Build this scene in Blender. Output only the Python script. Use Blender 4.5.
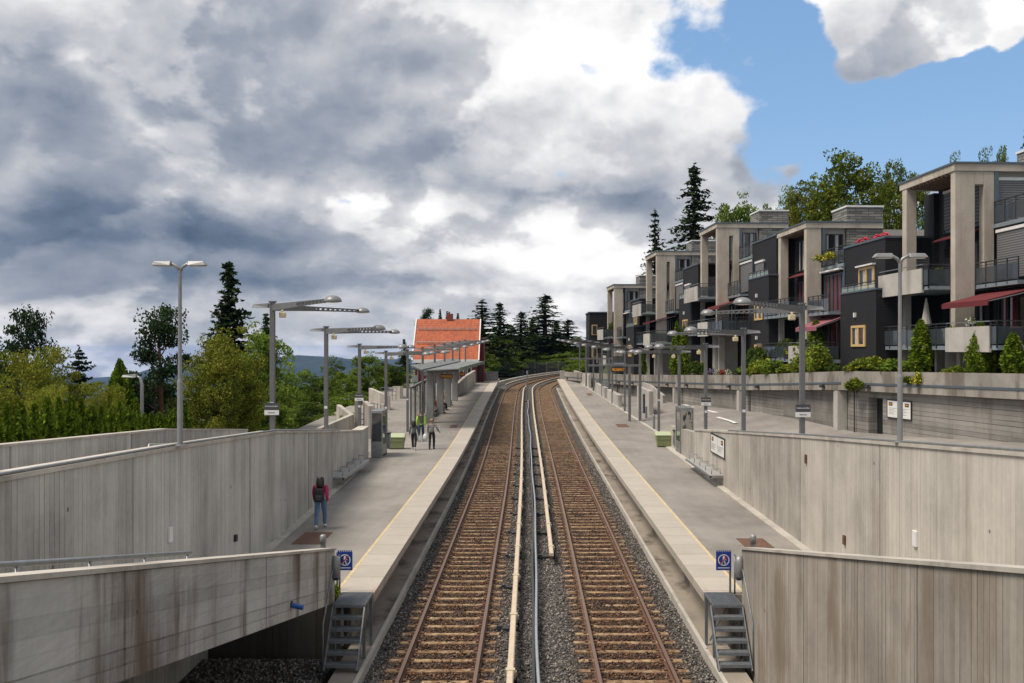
import bpy, math, random
import numpy as np
from math import radians as R, sin, cos, pi, atan
from mathutils import Vector, Matrix
random.seed(7); rng = np.random.default_rng(11)
for o in list(bpy.data.objects): bpy.data.objects.remove(o)
S = bpy.context.scene; COL = S.collection
CZ = 6.45; F = 960.0

# ---------------------------------------------------------------- camera
cam = bpy.data.cameras.new("camera"); camo = bpy.data.objects.new("camera", cam); COL.objects.link(camo)
cam.sensor_width = 36; cam.lens = F/1024*36; cam.clip_start = .1; cam.clip_end = 40000
camo.location = (0, 0, CZ); camo.rotation_euler = (R(90), 0, 0)
cam.shift_x = -17/1024; cam.shift_y = 7.5/1024
S.camera = camo
S.render.resolution_x = 1024; S.render.resolution_y = 683
# ---------------------------------------------------------------- world
SUN_EL, SUN_AZ = R(60), R(-112)        # azimuth from +Y, clockwise positive: the sun stands to the left, a little behind
W = bpy.data.worlds.new("World"); S.world = W; W.use_nodes = True
nt = W.node_tree; nt.nodes.clear()
def nd(nt, typ, **kw):
    n = nt.nodes.new(typ)
    for k, v in kw.items():
        if k.startswith('i_'): n.inputs[k[2:].replace('_', ' ')].default_value = v
        else: setattr(n, k, v)
    return n
def M(nt, op, a, b=None, c=None, clamp=False):
    n = nt.nodes.new('ShaderNodeMath'); n.operation = op; n.use_clamp = clamp
    for i, v in enumerate((a, b, c)):
        if v is None: continue
        if isinstance(v, (int, float)): n.inputs[i].default_value = v
        else: nt.links.new(v, n.inputs[i])
    return n.outputs[0]
def mixc(nt, f, a, b, blend='MIX'):
    n = nt.nodes.new('ShaderNodeMix'); n.data_type = 'RGBA'; n.blend_type = blend
    for s, v in ((n.inputs[0], f), (n.inputs[6], a), (n.inputs[7], b)):
        if isinstance(v, (int, float)): s.default_value = v
        elif isinstance(v, tuple): s.default_value = (*v[:3], 1)
        else: nt.links.new(v, s)
    return n.outputs[2]
def noise(nt, vec, scale, detail=4, rough=.55, dist=0, out='Fac'):
    n = nt.nodes.new('ShaderNodeTexNoise'); n.inputs['Scale'].default_value = scale
    n.inputs['Detail'].default_value = detail; n.inputs['Roughness'].default_value = rough; n.inputs['Distortion'].default_value = dist
    if vec is not None: nt.links.new(vec, n.inputs['Vector'])
    return n.outputs[out]
def remap(nt, v, a, b, c=0., d=1., smooth=True):
    n = nt.nodes.new('ShaderNodeMapRange'); n.interpolation_type = 'SMOOTHSTEP' if smooth else 'LINEAR'
    nt.links.new(v, n.inputs[0])
    for i, x in enumerate((a, b, c, d)): n.inputs[i+1].default_value = x
    return n.outputs[0]
def vscale(nt, vec, s, off=(0, 0, 0)):
    n = nt.nodes.new('ShaderNodeMapping'); n.inputs['Scale'].default_value = s; n.inputs['Location'].default_value = off
    nt.links.new(vec, n.inputs[0]); return n.outputs[0]
def comb(nt, x, y, z=0.):
    n = nt.nodes.new('ShaderNodeCombineXYZ')
    for i, v in enumerate((x, y, z)):
        if isinstance(v, (int, float)): n.inputs[i].default_value = v
        else: nt.links.new(v, n.inputs[i])
    return n.outputs[0]

sky = nd(nt, 'ShaderNodeTexSky', sky_type='NISHITA', sun_disc=False, sun_elevation=SUN_EL, sun_rotation=SUN_AZ)
tc = nt.nodes.new('ShaderNodeTexCoord'); D = tc.outputs['Generated']
sp = nt.nodes.new('ShaderNodeSeparateXYZ'); nt.links.new(D, sp.inputs[0]); dx, dy, dz = sp.outputs
az0 = M(nt, 'ARCTAN2', dx, dy); el0 = M(nt, 'ARCSINE', dz)
# cloud space: stretched so that clouds flatten towards the horizon
Q = comb(nt, M(nt, 'MULTIPLY', dx, 1.), M(nt, 'MULTIPLY', dy, 1.), M(nt, 'ADD', dz, M(nt, 'MULTIPLY', M(nt, 'SUBTRACT', 1., M(nt, 'EXPONENT', M(nt, 'MULTIPLY', dz, -5.))), .26)))
def off(v, o):
    n = nt.nodes.new('ShaderNodeVectorMath'); n.operation = 'ADD'; nt.links.new(v, n.inputs[0]); n.inputs[1].default_value = o; return n.outputs[0]
def cl(scale, o=(0, 0, 0), detail=8, rough=.5, dist=.1): return noise(nt, off(Q, o), scale, detail, rough, dist)
nA, nA2 = cl(4.6), cl(4.6, (-.014, 0, .030))
nB, nB2 = cl(11., (3, 1, 2), 7, .52), cl(11., (2.992, 1, 2.016), 7, .52)
lay = M(nt, 'ADD', remap(nt, nA, .495, .535), M(nt, 'MULTIPLY', remap(nt, nB, .50, .56), .28))
n_big = nA; n_fine = nB
relief = M(nt, 'ADD', M(nt, 'MULTIPLY', M(nt, 'SUBTRACT', nA, nA2), 1.15), M(nt, 'MULTIPLY', M(nt, 'SUBTRACT', nB, nB2), .28))
wv = noise(nt, off(Q, (5, 5, 5)), 6.5, 8, .52, .0, 'Color')
ws = nt.nodes.new('ShaderNodeSeparateXYZ'); nt.links.new(wv, ws.inputs[0])
az = M(nt, 'ADD', az0, M(nt, 'MULTIPLY', M(nt, 'SUBTRACT', ws.outputs[0], .5), .15))
el = M(nt, 'ADD', el0, M(nt, 'MULTIPLY', M(nt, 'SUBTRACT', ws.outputs[1], .5), .11))
def blob(px, py, rx, ry, amp, a=None, e=None, rot=0.):
    a = a or az; e = e or el
    u = M(nt, 'SUBTRACT', a, atan((px-529)/F)); v = M(nt, 'SUBTRACT', e, atan((349-py)/F))
    if rot:
        c, s = cos(rot), sin(rot)
        u, v = (M(nt, 'ADD', M(nt, 'MULTIPLY', u, c), M(nt, 'MULTIPLY', v, s)),
                M(nt, 'SUBTRACT', M(nt, 'MULTIPLY', v, c), M(nt, 'MULTIPLY', u, s)))
    u = M(nt, 'MULTIPLY', u, F/rx); v = M(nt, 'MULTIPLY', v, F/ry)
    r2 = M(nt, 'ADD', M(nt, 'MULTIPLY', u, u), M(nt, 'MULTIPLY', v, v))
    return M(nt, 'MULTIPLY', M(nt, 'EXPONENT', M(nt, 'MULTIPLY', r2, -1.)), amp)
def total(lst):
    s = lst[0]
    for x in lst[1:]: s = M(nt, 'ADD', s, x)
    return s
bright = total([
    blob(100, 90, 260, 80, -.06), blob(75, 240, 180, 62, -.52), blob(270, 120, 160, 60, -.06), blob(230, 235, 90, 30, -.16),
    blob(15, 205, 36, 36, .34), blob(210, 188, 66, 16, .36), blob(110, 95, 34, 16, .26, rot=-.9), blob(140, 140, 24, 12, .22, rot=-.6),
    blob(450, 15, 130, 40, .16), blob(640, 60, 130, 60, .14), blob(470, 178, 95, 26, -.26), blob(665, 185, 70, 34, -.20),
    blob(350, 222, 110, 26, .20), blob(560, 235, 110, 40, .17), blob(330, 292, 240, 9, -.12), blob(500, 278, 90, 10, -.08), blob(590, 265, 60, 18, .1), blob(720, 110, 50, 50, .12),
    blob(180, 320, 400, 20, .14), blob(250, 262, 110, 12, .12), blob(200, 372, 500, 24, .14), blob(940, 30, 130, 50, .14), blob(610, 300, 80, 30, .1), blob(120, 300, 140, 8, -.10)])
br = M(nt, 'ADD', M(nt, 'ADD', bright, .60), M(nt, 'MULTIPLY', M(nt, 'SUBTRACT', nA, .5), .25))
br = M(nt, 'ADD', br, M(nt, 'MULTIPLY', lay, .13))
br = M(nt, 'ADD', M(nt, 'ADD', br, relief), M(nt, 'MULTIPLY', M(nt, 'SUBTRACT', nB, .5), .10))
ramp = nt.nodes.new('ShaderNodeValToRGB'); nt.links.new(br, ramp.inputs[0])
cr = ramp.color_ramp; cr.interpolation = 'LINEAR'
cols = [(0.0, (.050, .076, .125)), (.25, (.105, .138, .195)), (.5, (.225, .25, .30)), (.7, (.39, .40, .425)), (.83, (.56, .56, .57)), (1., (.74, .73, .72))]
cr.elements[0].position = 0; cr.elements[0].color = (*cols[0][1], 1); cr.elements[1].position = 1; cr.elements[1].color = (*cols[-1][1], 1)
for p, c in cols[1:-1]:
    e = cr.elements.new(p); e.color = (*c, 1)
SKY_STR = .10
cloud = mixc(nt, 1., ramp.outputs[0], (1/SKY_STR,)*3, 'MULTIPLY')
# where the deck is open (blue): upper right, plus its stray clouds
openm = total([blob(900, 130, 200, 105, 1.5), blob(820, 20, 85, 60, .85), blob(1060, 60, 120, 220, .9), blob(348, 220, 16, 9, .55),
    blob(925, 40, 105, 36, -1.75, rot=-.12), blob(870, 76, 60, 26, -1.6, rot=.5), blob(995, 25, 80, 36, -1.5), blob(830, 5, 40, 16, -.7),
    blob(800, 172, 20, 9, -.5), blob(900, 205, 60, 22, -.9), blob(860, 160, 60, 12, -.25), blob(690, 140, 80, 90, -.5)])
openm = remap(nt, M(nt, 'ADD', openm, M(nt, 'ADD', M(nt, 'MULTIPLY', M(nt, 'SUBTRACT', n_fine, .5), 1.9), M(nt, 'MULTIPLY', M(nt, 'SUBTRACT', nA, .5), 1.2))), .46, .74)
# seen from behind the camera and overhead the deck thins too
blue = mixc(nt, 1., mixc(nt, .42, sky.outputs[0], (2.0, 3.9, 7.0)), (.86, .88, .88), 'MULTIPLY')
thin = M(nt, 'MULTIPLY', remap(nt, M(nt, 'ADD', n_big, n_fine), .85, 1.25), .0)
fin = mixc(nt, openm, cloud, blue)
below = remap(nt, dz, -.10, -.05)
fin = mixc(nt, below, (1.6, 1.7, 1.6), fin)
bg = nd(nt, 'ShaderNodeBackground'); bg.inputs[1].default_value = SKY_STR; nt.links.new(fin, bg.inputs[0])
wo = nt.nodes.new('ShaderNodeOutputWorld'); nt.links.new(bg.outputs[0], wo.inputs[0])
W.cycles.sampling_method = 'MANUAL'; W.cycles.sample_map_resolution = 512
sl = bpy.data.lights.new("sun", 'SUN'); sl.energy = 2.7; sl.angle = R(24); sl.color = (1, .90, .78)
so = bpy.data.objects.new("sun", sl); COL.objects.link(so)
sd = Vector((sin(SUN_AZ)*cos(SUN_EL), cos(SUN_AZ)*cos(SUN_EL), sin(SUN_EL)))
so.rotation_euler = sd.to_track_quat('Z', 'Y').to_euler(); so.location = (0, 0, 60)
vs = S.view_settings; vs.view_transform = 'Standard'; vs.look = 'None'; vs.exposure = .60; vs.gamma = 1; vs.use_curve_mapping = False

# ---------------------------------------------------------------- profile of the line
def g(y):                       # rise of the railway over its near level
    if y < 40: return 0.
    if y < 68: return .00042*(y-40)**2
    if y < 123: return .329+.0235*(y-68)
    return 1.62+.02*(y-123)
def sx(y):
    t = min(1, max(0, (y-40)/55)); return -.3*t*t*(3-2*t)
def zp(y): return 1.1+g(y)
S0, RC = 113., 115.
def path(s, lat=0., dz=0.):     # point beside the line; s runs along it
    if s < S0: return (sx(s)+lat, s, g(s)+dz)
    th = (s-S0)/RC; cx = sx(S0)+RC
    return (cx-(RC-lat)*cos(th), S0+(RC-lat)*sin(th), g(s)+dz)
def X(px, Y): return (px-529)/F*Y
def Z(py, Y): return CZ-(py-349)/F*Y

# ---------------------------------------------------------------- mesh helpers
class MB:
    def __init__(s): s.v = []; s.f = []; s.m = []
    def add(s, vs, fs, mi=0):
        b = len(s.v); s.v += [tuple(p) for p in vs]
        s.f += [tuple(i+b for i in f) for f in fs]; s.m += [mi]*len(fs); return s
    def box(s, x0, x1, y0, y1, z0, z1, mi=0):
        x0, x1 = sorted((x0, x1)); y0, y1 = sorted((y0, y1)); z0, z1 = sorted((z0, z1))
        return s.add([(x0, y0, z0), (x1, y0, z0), (x1, y1, z0), (x0, y1, z0), (x0, y0, z1), (x1, y0, z1), (x1, y1, z1), (x0, y1, z1)],
                     [(0, 3, 2, 1), (4, 5, 6, 7), (0, 1, 5, 4), (1, 2, 6, 5), (2, 3, 7, 6), (3, 0, 4, 7)], mi)
    def hexa(s, a, b, mi=0):    # a: 4 bottom points, b: 4 top points
        return s.add(list(a)+list(b), [(0, 3, 2, 1), (4, 5, 6, 7), (0, 1, 5, 4), (1, 2, 6, 5), (2, 3, 7, 6), (3, 0, 4, 7)], mi)
    def bar(s, p, q, w, h, mi=0, up=(0, 0, 1)):
        p, q = Vector(p), Vector(q); d = (q-p).normalized(); u = Vector(up)
        r = d.cross(u)
        if r.length < 1e-4: u = Vector((0, 1, 0)); r = d.cross(u)
        r.normalize(); u = r.cross(d)
        r *= w/2; u = u*(h/2)
        return s.hexa([p-r-u, p+r-u, q+r-u, q-r-u], [p-r+u, p+r+u, q+r+u, q-r+u], mi)
    def cyl(s, p, q, r0, r1=None, n=10, mi=0, caps=True):
        r1 = r0 if r1 is None else r1; p, q = Vector(p), Vector(q); d = (q-p).normalized()
        a = d.orthogonal().normalized(); b = d.cross(a)
        vs = [c+(a*cos(2*pi*i/n)+b*sin(2*pi*i/n))*r for c, r in ((p, r0), (q, r1)) for i in range(n)]
        fs = [(i, (i+1) % n, n+(i+1) % n, n+i) for i in range(n)]
        if caps: fs += [tuple(range(n-1, -1, -1)), tuple(range(n, 2*n))]
        return s.add(vs, fs, mi)
    def tube(s, pts, r, n=8, mi=0):
        pts = [Vector(p) for p in pts]; rs = r if isinstance(r, (list, tuple)) else [r]*len(pts); vs = []
        a = None
        for i, p in enumerate(pts):
            d = (pts[min(i+1, len(pts)-1)]-pts[max(i-1, 0)]).normalized()
            a = d.orthogonal() if a is None else a-d*a.dot(d)
            a.normalize(); b = d.cross(a)
            vs += [p+(a*cos(2*pi*k/n)+b*sin(2*pi*k/n))*rs[i] for k in range(n)]
        fs = [(i*n+k, i*n+(k+1) % n, (i+1)*n+(k+1) % n, (i+1)*n+k) for i in range(len(pts)-1) for k in range(n)]
        fs += [tuple(range(n-1, -1, -1)), tuple(range((len(pts)-1)*n, len(pts)*n))]
        return s.add(vs, fs, mi)
    def sweep(s, secs, mi=0, closed=True, caps=True):   # list of equal cross sections
        n = len(secs[0]); vs = [p for c in secs for p in c]
        m = n if closed else n-1
        fs = [(i*n+k, i*n+(k+1) % n, (i+1)*n+(k+1) % n, (i+1)*n+k) for i in range(len(secs)-1) for k in range(m)]
        if caps and closed: fs += [tuple(range(n-1, -1, -1)), tuple(range((len(secs)-1)*n, len(secs)*n))]
        return s.add(vs, fs, mi)
    def ext(s, poly, vec, mi=0):
        n = len(poly); v = Vector(vec); a = [Vector(p) for p in poly]
        return s.add(a+[p+v for p in a], [tuple(range(n-1, -1, -1)), tuple(range(n, 2*n))]+[(i, (i+1) % n, n+(i+1) % n, n+i) for i in range(n)], mi)
    def quad(s, *p, mi=0): return s.add(p, [tuple(range(len(p)))], mi)
    def lathe(s, c, prof, n=16, mi=0):
        c = Vector(c); vs = [c+Vector((r*cos(2*pi*i/n), r*sin(2*pi*i/n), z)) for r, z in prof for i in range(n)]
        fs = [(j*n+i, j*n+(i+1) % n, (j+1)*n+(i+1) % n, (j+1)*n+i) for j in range(len(prof)-1) for i in range(n)]
        fs += [tuple(range(n-1, -1, -1)), tuple(range((len(prof)-1)*n, len(prof)*n))]
        return s.add(vs, fs, mi)
ORG = {}
def mesh(name, mb, mats, parent=None, smooth=False, bevel=0, fix=True):
    me = bpy.data.meshes.new(name)
    o0 = ORG.get(parent.name, Vector((0, 0, 0))) if parent else Vector((0, 0, 0))
    me.from_pydata([tuple(Vector(p)-o0) for p in mb.v], [], mb.f)
    for m in (mats if isinstance(mats, (list, tuple)) else [mats]): me.materials.append(m)
    me.polygons.foreach_set('material_index', mb.m)
    if smooth: me.polygons.foreach_set('use_smooth', [True]*len(me.polygons))
    me.update()
    if fix:
        import bmesh
        bm = bmesh.new(); bm.from_mesh(me); bmesh.ops.recalc_face_normals(bm, faces=bm.faces); bm.to_mesh(me); bm.free()
    o = bpy.data.objects.new(name, me); COL.objects.link(o)
    if parent: o.parent = parent; ORG[o.name] = o0
    if bevel:
        b = o.modifiers.new('bevel', 'BEVEL'); b.width = bevel; b.segments = 2; b.limit_method = 'ANGLE'; b.angle_limit = R(40)
    return o
def tag(o, label, cat, group=None):
    o['label'] = label; o['category'] = cat
    if group: o['group'] = group
    return o
def thing(name, label, cat, loc=(0, 0, 0), group=None, rot=0., world=True):
    o = bpy.data.objects.new(name, None); o.empty_display_size = .2; COL.objects.link(o); o.location = loc; o.rotation_euler = (0, 0, rot)
    ORG[o.name] = Vector(loc) if world else Vector((0, 0, 0))
    return tag(o, label, cat, group)
def struct(name, mb, m, kind='structure', **k):
    o = mesh(name, mb, m, **k); o['kind'] = kind; return o
def lone(name, mb, m, label, cat, group=None, **k):     # a thing that is one mesh, its origin moved to its base
    c = np.array(mb.v); b = Vector((float(c[:, 0].mean()), float(c[:, 1].mean()), float(c[:, 2].min())))
    mb.v = [tuple(Vector(p)-b) for p in mb.v]
    o = mesh(name, mb, m, **k); o.location = b; return tag(o, label, cat, group)
def copy_tree(o, parent=None):
    c = o.copy(); COL.objects.link(c); c.parent = parent
    for ch in list(o.children): copy_tree(ch, c)
    return c
ORD = ['first', 'second', 'third', 'fourth', 'fifth', 'sixth', 'seventh', 'eighth', 'ninth', 'tenth', 'eleventh', 'twelfth', 'thirteenth']

# ---------------------------------------------------------------- materials
def newmat(name):
    m = bpy.data.materials.new(name); m.use_nodes = True; t = m.node_tree; t.nodes.clear()
    b = t.nodes.new('ShaderNodeBsdfPrincipled'); o = t.nodes.new('ShaderNodeOutputMaterial'); t.links.new(b.outputs[0], o.inputs[0])
    c = t.nodes.new('ShaderNodeTexCoord'); return m, t, b, c.outputs['Object']
def setc(t, b, c):
    if isinstance(c, tuple): b.inputs['Base Color'].default_value = (*c, 1)
    else: t.links.new(c, b.inputs['Base Color'])
def bump(t, b, h, strength=.3, dist=.01):
    n = t.nodes.new('ShaderNodeBump'); n.inputs['Strength'].default_value = strength; n.inputs['Distance'].default_value = dist
    t.links.new(h, n.inputs['Height']); t.links.new(n.outputs[0], b.inputs['Normal'])
def simple(name, c, rough=.6, metal=0., var=.12, scale=6., spec=.5, bmp=0.):
    m, t, b, v = newmat(name)
    n = noise(t, v, scale, 5, .6)
    k = remap(t, n, .3, .7, 1-var, 1+var, False)
    setc(t, b, mixc(t, 1., c, comb(t, k, k, k), 'MULTIPLY'))
    b.inputs['Roughness'].default_value = rough; b.inputs['Metallic'].default_value = metal; b.inputs['Specular IOR Level'].default_value = spec
    if bmp: bump(t, b, noise(t, v, scale*4, 4), bmp, .01)
    return m
def sep(t, v):
    n = t.nodes.new('ShaderNodeSeparateXYZ'); t.links.new(v, n.inputs[0]); return n.outputs
def concrete(name, c, board='y', bw=.15, tone=.20, groove=.75, stain=.5, stainc=(.10, .085, .07), sdir=(1, 1, .1), gpow=1.7, panel=0.):
    m, t, b, v = newmat(name); s = sep(t, v)
    ax = {'x': s[0], 'y': s[1], 'z': s[2], 's': M(t, 'ADD', s[2], M(t, 'MULTIPLY', s[1], .19))}[board] if board else None
    col = c
    n1 = noise(t, v, .55, 5, .6); n2 = noise(t, v, 9, 6, .65)
    k = M(t, 'ADD', remap(t, n1, .25, .75, .72, 1.24, False), M(t, 'MULTIPLY', M(t, 'SUBTRACT', n2, .5), .28))
    h = M(t, 'MULTIPLY', n2, .3)
    if board:
        wob = M(t, 'MULTIPLY', noise(t, vscale(t, v, (.3, .3, .3)), 1.2, 2), .02)
        q = M(t, 'DIVIDE', M(t, 'ADD', ax, wob), bw); idn = M(t, 'FLOOR', q)
        wn = t.nodes.new('ShaderNodeTexWhiteNoise'); wn.noise_dimensions = '1D'; t.links.new(idn, wn.inputs['W'])
        k = M(t, 'ADD', k, M(t, 'MULTIPLY', M(t, 'SUBTRACT', wn.outputs[0], .5), tone))
        fr = M(t, 'FRACT', q)
        lw = M(t, 'ADD', .05, M(t, 'MULTIPLY', noise(t, v, 2.2, 3), .16)); ln = M(t, 'LESS_THAN', fr, lw)
        wn2 = t.nodes.new('ShaderNodeTexWhiteNoise'); wn2.noise_dimensions = '1D'; t.links.new(M(t, 'ADD', idn, 77.3), wn2.inputs['W'])
        gs = M(t, 'MULTIPLY', M(t, 'POWER', wn2.outputs[0], gpow), groove)
        gv = noise(t, vscale(t, v, (4, 4, .35) if board not in 'zs' else (.35, .35, 4)), 1.0, 3)
        gs = M(t, 'MULTIPLY', gs, remap(t, gv, .3, .6, .35, 1.))
        k = M(t, 'SUBTRACT', k, M(t, 'MULTIPLY', ln, gs))
        h = M(t, 'SUBTRACT', h, M(t, 'MULTIPLY', ln, .8))
        h = M(t, 'ADD', h, M(t, 'MULTIPLY', wn.outputs[0], .35))
        # wood grain streaks left by the boards
        gr = noise(t, vscale(t, v, (9, 9, .5) if board not in 'zs' else (.5, .5, 14)), 1.6, 6, .7)
        k = M(t, 'ADD', k, M(t, 'MULTIPLY', M(t, 'SUBTRACT', gr, .5), .42))
    if panel:
        qp = M(t, 'DIVIDE', s[1], panel); wp = t.nodes.new('ShaderNodeTexWhiteNoise'); wp.noise_dimensions = '1D'; t.links.new(M(t, 'FLOOR', qp), wp.inputs['W'])
        k = M(t, 'ADD', k, M(t, 'MULTIPLY', M(t, 'SUBTRACT', wp.outputs[0], .5), .3))
        k = M(t, 'SUBTRACT', k, M(t, 'MULTIPLY', M(t, 'LESS_THAN', M(t, 'FRACT', qp), .012), .4))
    col = mixc(t, 1., c, comb(t, k, k, k), 'MULTIPLY')
    st = noise(t, vscale(t, v, sdir), 1.1, 6, .62)
    st2 = noise(t, v, .35, 3)
    sm = M(t, 'MULTIPLY', remap(t, M(t, 'ADD', M(t, 'MULTIPLY', st, .75), M(t, 'MULTIPLY', st2, .35)), .54, .68), stain)
    col = mixc(t, sm, col, stainc)
    # small bolt holes / blow holes
    vo = t.nodes.new('ShaderNodeTexVoronoi'); vo.inputs['Scale'].default_value = 1.3; t.links.new(v, vo.inputs['Vector'])
    col = mixc(t, M(t, 'MULTIPLY', M(t, 'LESS_THAN', vo.outputs['Distance'], .05), .7), col, (.05, .045, .04))
    setc(t, b, col); b.inputs['Roughness'].default_value = .9; b.inputs['Specular IOR Level'].default_value = .25
    bump(t, b, h, .5, .012)
    return m
C_WALL_L = concrete('grey board-formed concrete', (.45, .435, .405), groove=.6, stain=.3, panel=7.4)
C_WALL_R = concrete('warm board-formed concrete', (.44, .412, .365), groove=.5, tone=.15, stain=.4, stainc=(.20, .165, .13), panel=6.1)
C_RAMP_L = concrete('weathered ramp concrete', (.50, .485, .455), board='s', bw=.16, tone=.14, groove=.5, stain=1., stainc=(.14, .105, .08), sdir=(1, .95, .13), panel=5.3)
C_RAMP_R = concrete('stained ramp concrete', (.38, .345, .295), stain=.7, stainc=(.19, .15, .105), bw=.13, sdir=(1, 1, .3), panel=4.6)
C_CAP = concrete('coping concrete', (.46, .43, .38), board=None, stain=.35)
C_PLAIN = concrete('plain concrete', (.44, .42, .385), board=None, stain=.35)
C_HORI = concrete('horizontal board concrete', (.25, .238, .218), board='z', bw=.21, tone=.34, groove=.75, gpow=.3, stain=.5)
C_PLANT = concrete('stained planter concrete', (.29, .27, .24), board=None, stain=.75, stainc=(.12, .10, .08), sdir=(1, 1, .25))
C_FRAME = concrete('facade concrete', (.47, .42, .355), board=None, stain=.45, stainc=(.27, .22, .17))
C_SHADE = concrete('concrete with painted shade', (.06, .055, .048), board='x', bw=.16, stain=.6, stainc=(.04, .035, .03))  # near-black base paints in the shade under the left ramp, plus streaky stains
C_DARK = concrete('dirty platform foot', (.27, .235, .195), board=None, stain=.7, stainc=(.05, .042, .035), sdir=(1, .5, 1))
def asphalt(name, c, dark):
    m, t, b, v = newmat(name)
    n = noise(t, v, .25, 6, .65); f = noise(t, v, 60, 3, .7); p = noise(t, vscale(t, v, (2.2, .25, 1)), 1.3, 4)
    k = M(t, 'ADD', remap(t, n, .3, .7, .74, 1.24, False), M(t, 'MULTIPLY', M(t, 'SUBTRACT', f, .5), .45))
    k = M(t, 'ADD', k, M(t, 'MULTIPLY', M(t, 'SUBTRACT', p, .5), .35))
    col = mixc(t, 1., c, comb(t, k, k, k), 'MULTIPLY')
    col = mixc(t, M(t, 'MULTIPLY', remap(t, noise(t, v, .9, 5, .7), .6, .72), .35), col, dark)
    vo = t.nodes.new('ShaderNodeTexVoronoi'); vo.feature = 'DISTANCE_TO_EDGE'; vo.inputs['Scale'].default_value = .22
    t.links.new(mixc(t, .12, v, noise(t, v, 1.5, 4, out='Color')), vo.inputs['Vector'])
    pass
    setc(t, b, col); b.inputs['Roughness'].default_value = .9; b.inputs['Specular IOR Level'].default_value = .3
    bump(t, b, f, .35, .006); return m
ASPH = asphalt('platform asphalt', (.25, .232, .21), (.14, .125, .12))
ASPH2 = asphalt('plaza asphalt', (.24, .222, .202), (.14, .13, .12))
def slab_mat():
    m, t, b, v = newmat('platform edge slabs'); s = sep(t, v)
    q = M(t, 'DIVIDE', s[1], 1.25); idn = M(t, 'FLOOR', q)
    wn = t.nodes.new('ShaderNodeTexWhiteNoise'); wn.noise_dimensions = '1D'; t.links.new(idn, wn.inputs['W'])
    k = M(t, 'ADD', .93, M(t, 'MULTIPLY', wn.outputs[0], .12)); n = noise(t, v, 1.4, 6, .65); f = noise(t, v, 45, 3)
    k = M(t, 'ADD', k, M(t, 'MULTIPLY', M(t, 'SUBTRACT', n, .5), .35)); k = M(t, 'ADD', k, M(t, 'MULTIPLY', M(t, 'SUBTRACT', f, .5), .2))
    ln = M(t, 'LESS_THAN', M(t, 'FRACT', q), .022)
    col = mixc(t, 1., (.405, .366, .315), comb(t, k, k, k), 'MULTIPLY'); col = mixc(t, M(t, 'MULTIPLY', ln, .6), col, (.14, .125, .11))
    rs = M(t, 'MULTIPLY', remap(t, noise(t, vscale(t, v, (6, .4, 1)), 1.6, 4), .55, .75), remap(t, s[1], 23.5, 21.2, 0, .55))
    col = mixc(t, rs, col, (.32, .17, .11))
    setc(t, b, col); b.inputs['Roughness'].default_value = .85; bump(t, b, f, .2, .004); return m
SLAB = slab_mat()
YELLOW = simple('worn yellow line', (.52, .42, .25), .8, var=.3, scale=14)
WHITE_LINE = simple('road paint', (.62, .62, .60), .7, var=.15, scale=8)
STEEL = simple('galvanised steel', (.30, .315, .32), .42, .75, .18, 5)
MAST = simple('grey mast paint', (.155, .158, .16), .5, .25, .10, 3)
LAMPP = simple('pale lamp pole', (.27, .275, .28), .45, .35, .12, 3)
DOME = simple('grey lamp shade', (.215, .22, .225), .42, .2, .08, 5)
LENS = simple('lamp lens', (.62, .60, .55), .3, 0, .05, 5)
STAIR = simple('stair steel', (.20, .22, .24), .5, .5, .2, 8)
DARKM = simple('dark metal', (.045, .048, .052), .5, .4, .15, 6)
BLACK = simple('black', (.012, .012, .013), .6, 0, .1, 6)
WHITE = simple('white paint', (.72, .72, .70), .5, 0, .05, 5)
RUSTC = simple('rusty iron cover', (.13, .068, .045), .85, .1, .3, 12)
GREENB = simple('green bin plastic', (.225, .26, .12), .55, 0, .08, 4)
GREENL = simple('pale green lid', (.40, .45, .27), .5, 0, .06, 4)
CREAM = simple('cream plastic cover', (.56, .46, .34), .55, 0, .10, 3)
CLAMP = simple('cream clamp', (.50, .45, .32), .55, 0, .08, 3)
PIPE = simple('pale cable pipe', (.36, .385, .41), .4, .3, .10, 3)
FLOOD = simple('cream floodlight', (.62, .53, .34), .4, 0, .05, 4)
ORANGE = simple('amber panel', (.55, .21, .02), .5)
RED = simple('red', (.42, .03, .03), .6); AWN = simple('red awning cloth', (.12, .012, .015), .75, 0, .08, 3)
AWN2 = simple('pink awning cloth', (.26, .085, .11), .75, 0, .08, 3)
BLUE = simple('sign blue', (.012, .045, .27), .45, 0, .04, 3)
NAVY = simple('navy machine', (.018, .028, .055), .4, 0, .1, 3)
WOODY = simple('yellow window wood', (.56, .38, .16), .55, 0, .12, 8)
WOODB = simple('brown wood screen', (.17, .12, .085), .7, 0, .2, 14)
RENDERP = simple('pale render panel', (.40, .37, .345), .8, 0, .08, 1.5)
FLASH = simple('blue grey flashing', (.10, .13, .16), .5, .3, .1, 2)
SLABE = simple('blue grey slab edge', (.20, .24, .265), .6, .1, .1, 2)
REDW = simple('falu red boards', (.17, .022, .022), .75, 0, .12, 2)
FLOWR = simple('red blossom', (.55, .02, .05), .6); FLOWY = simple('yellow blossom', (.75, .60, .05), .6)
FLOWW = simple('white blossom', (.75, .72, .70), .6); FLOWP = simple('violet blossom', (.20, .09, .35), .6)
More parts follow.
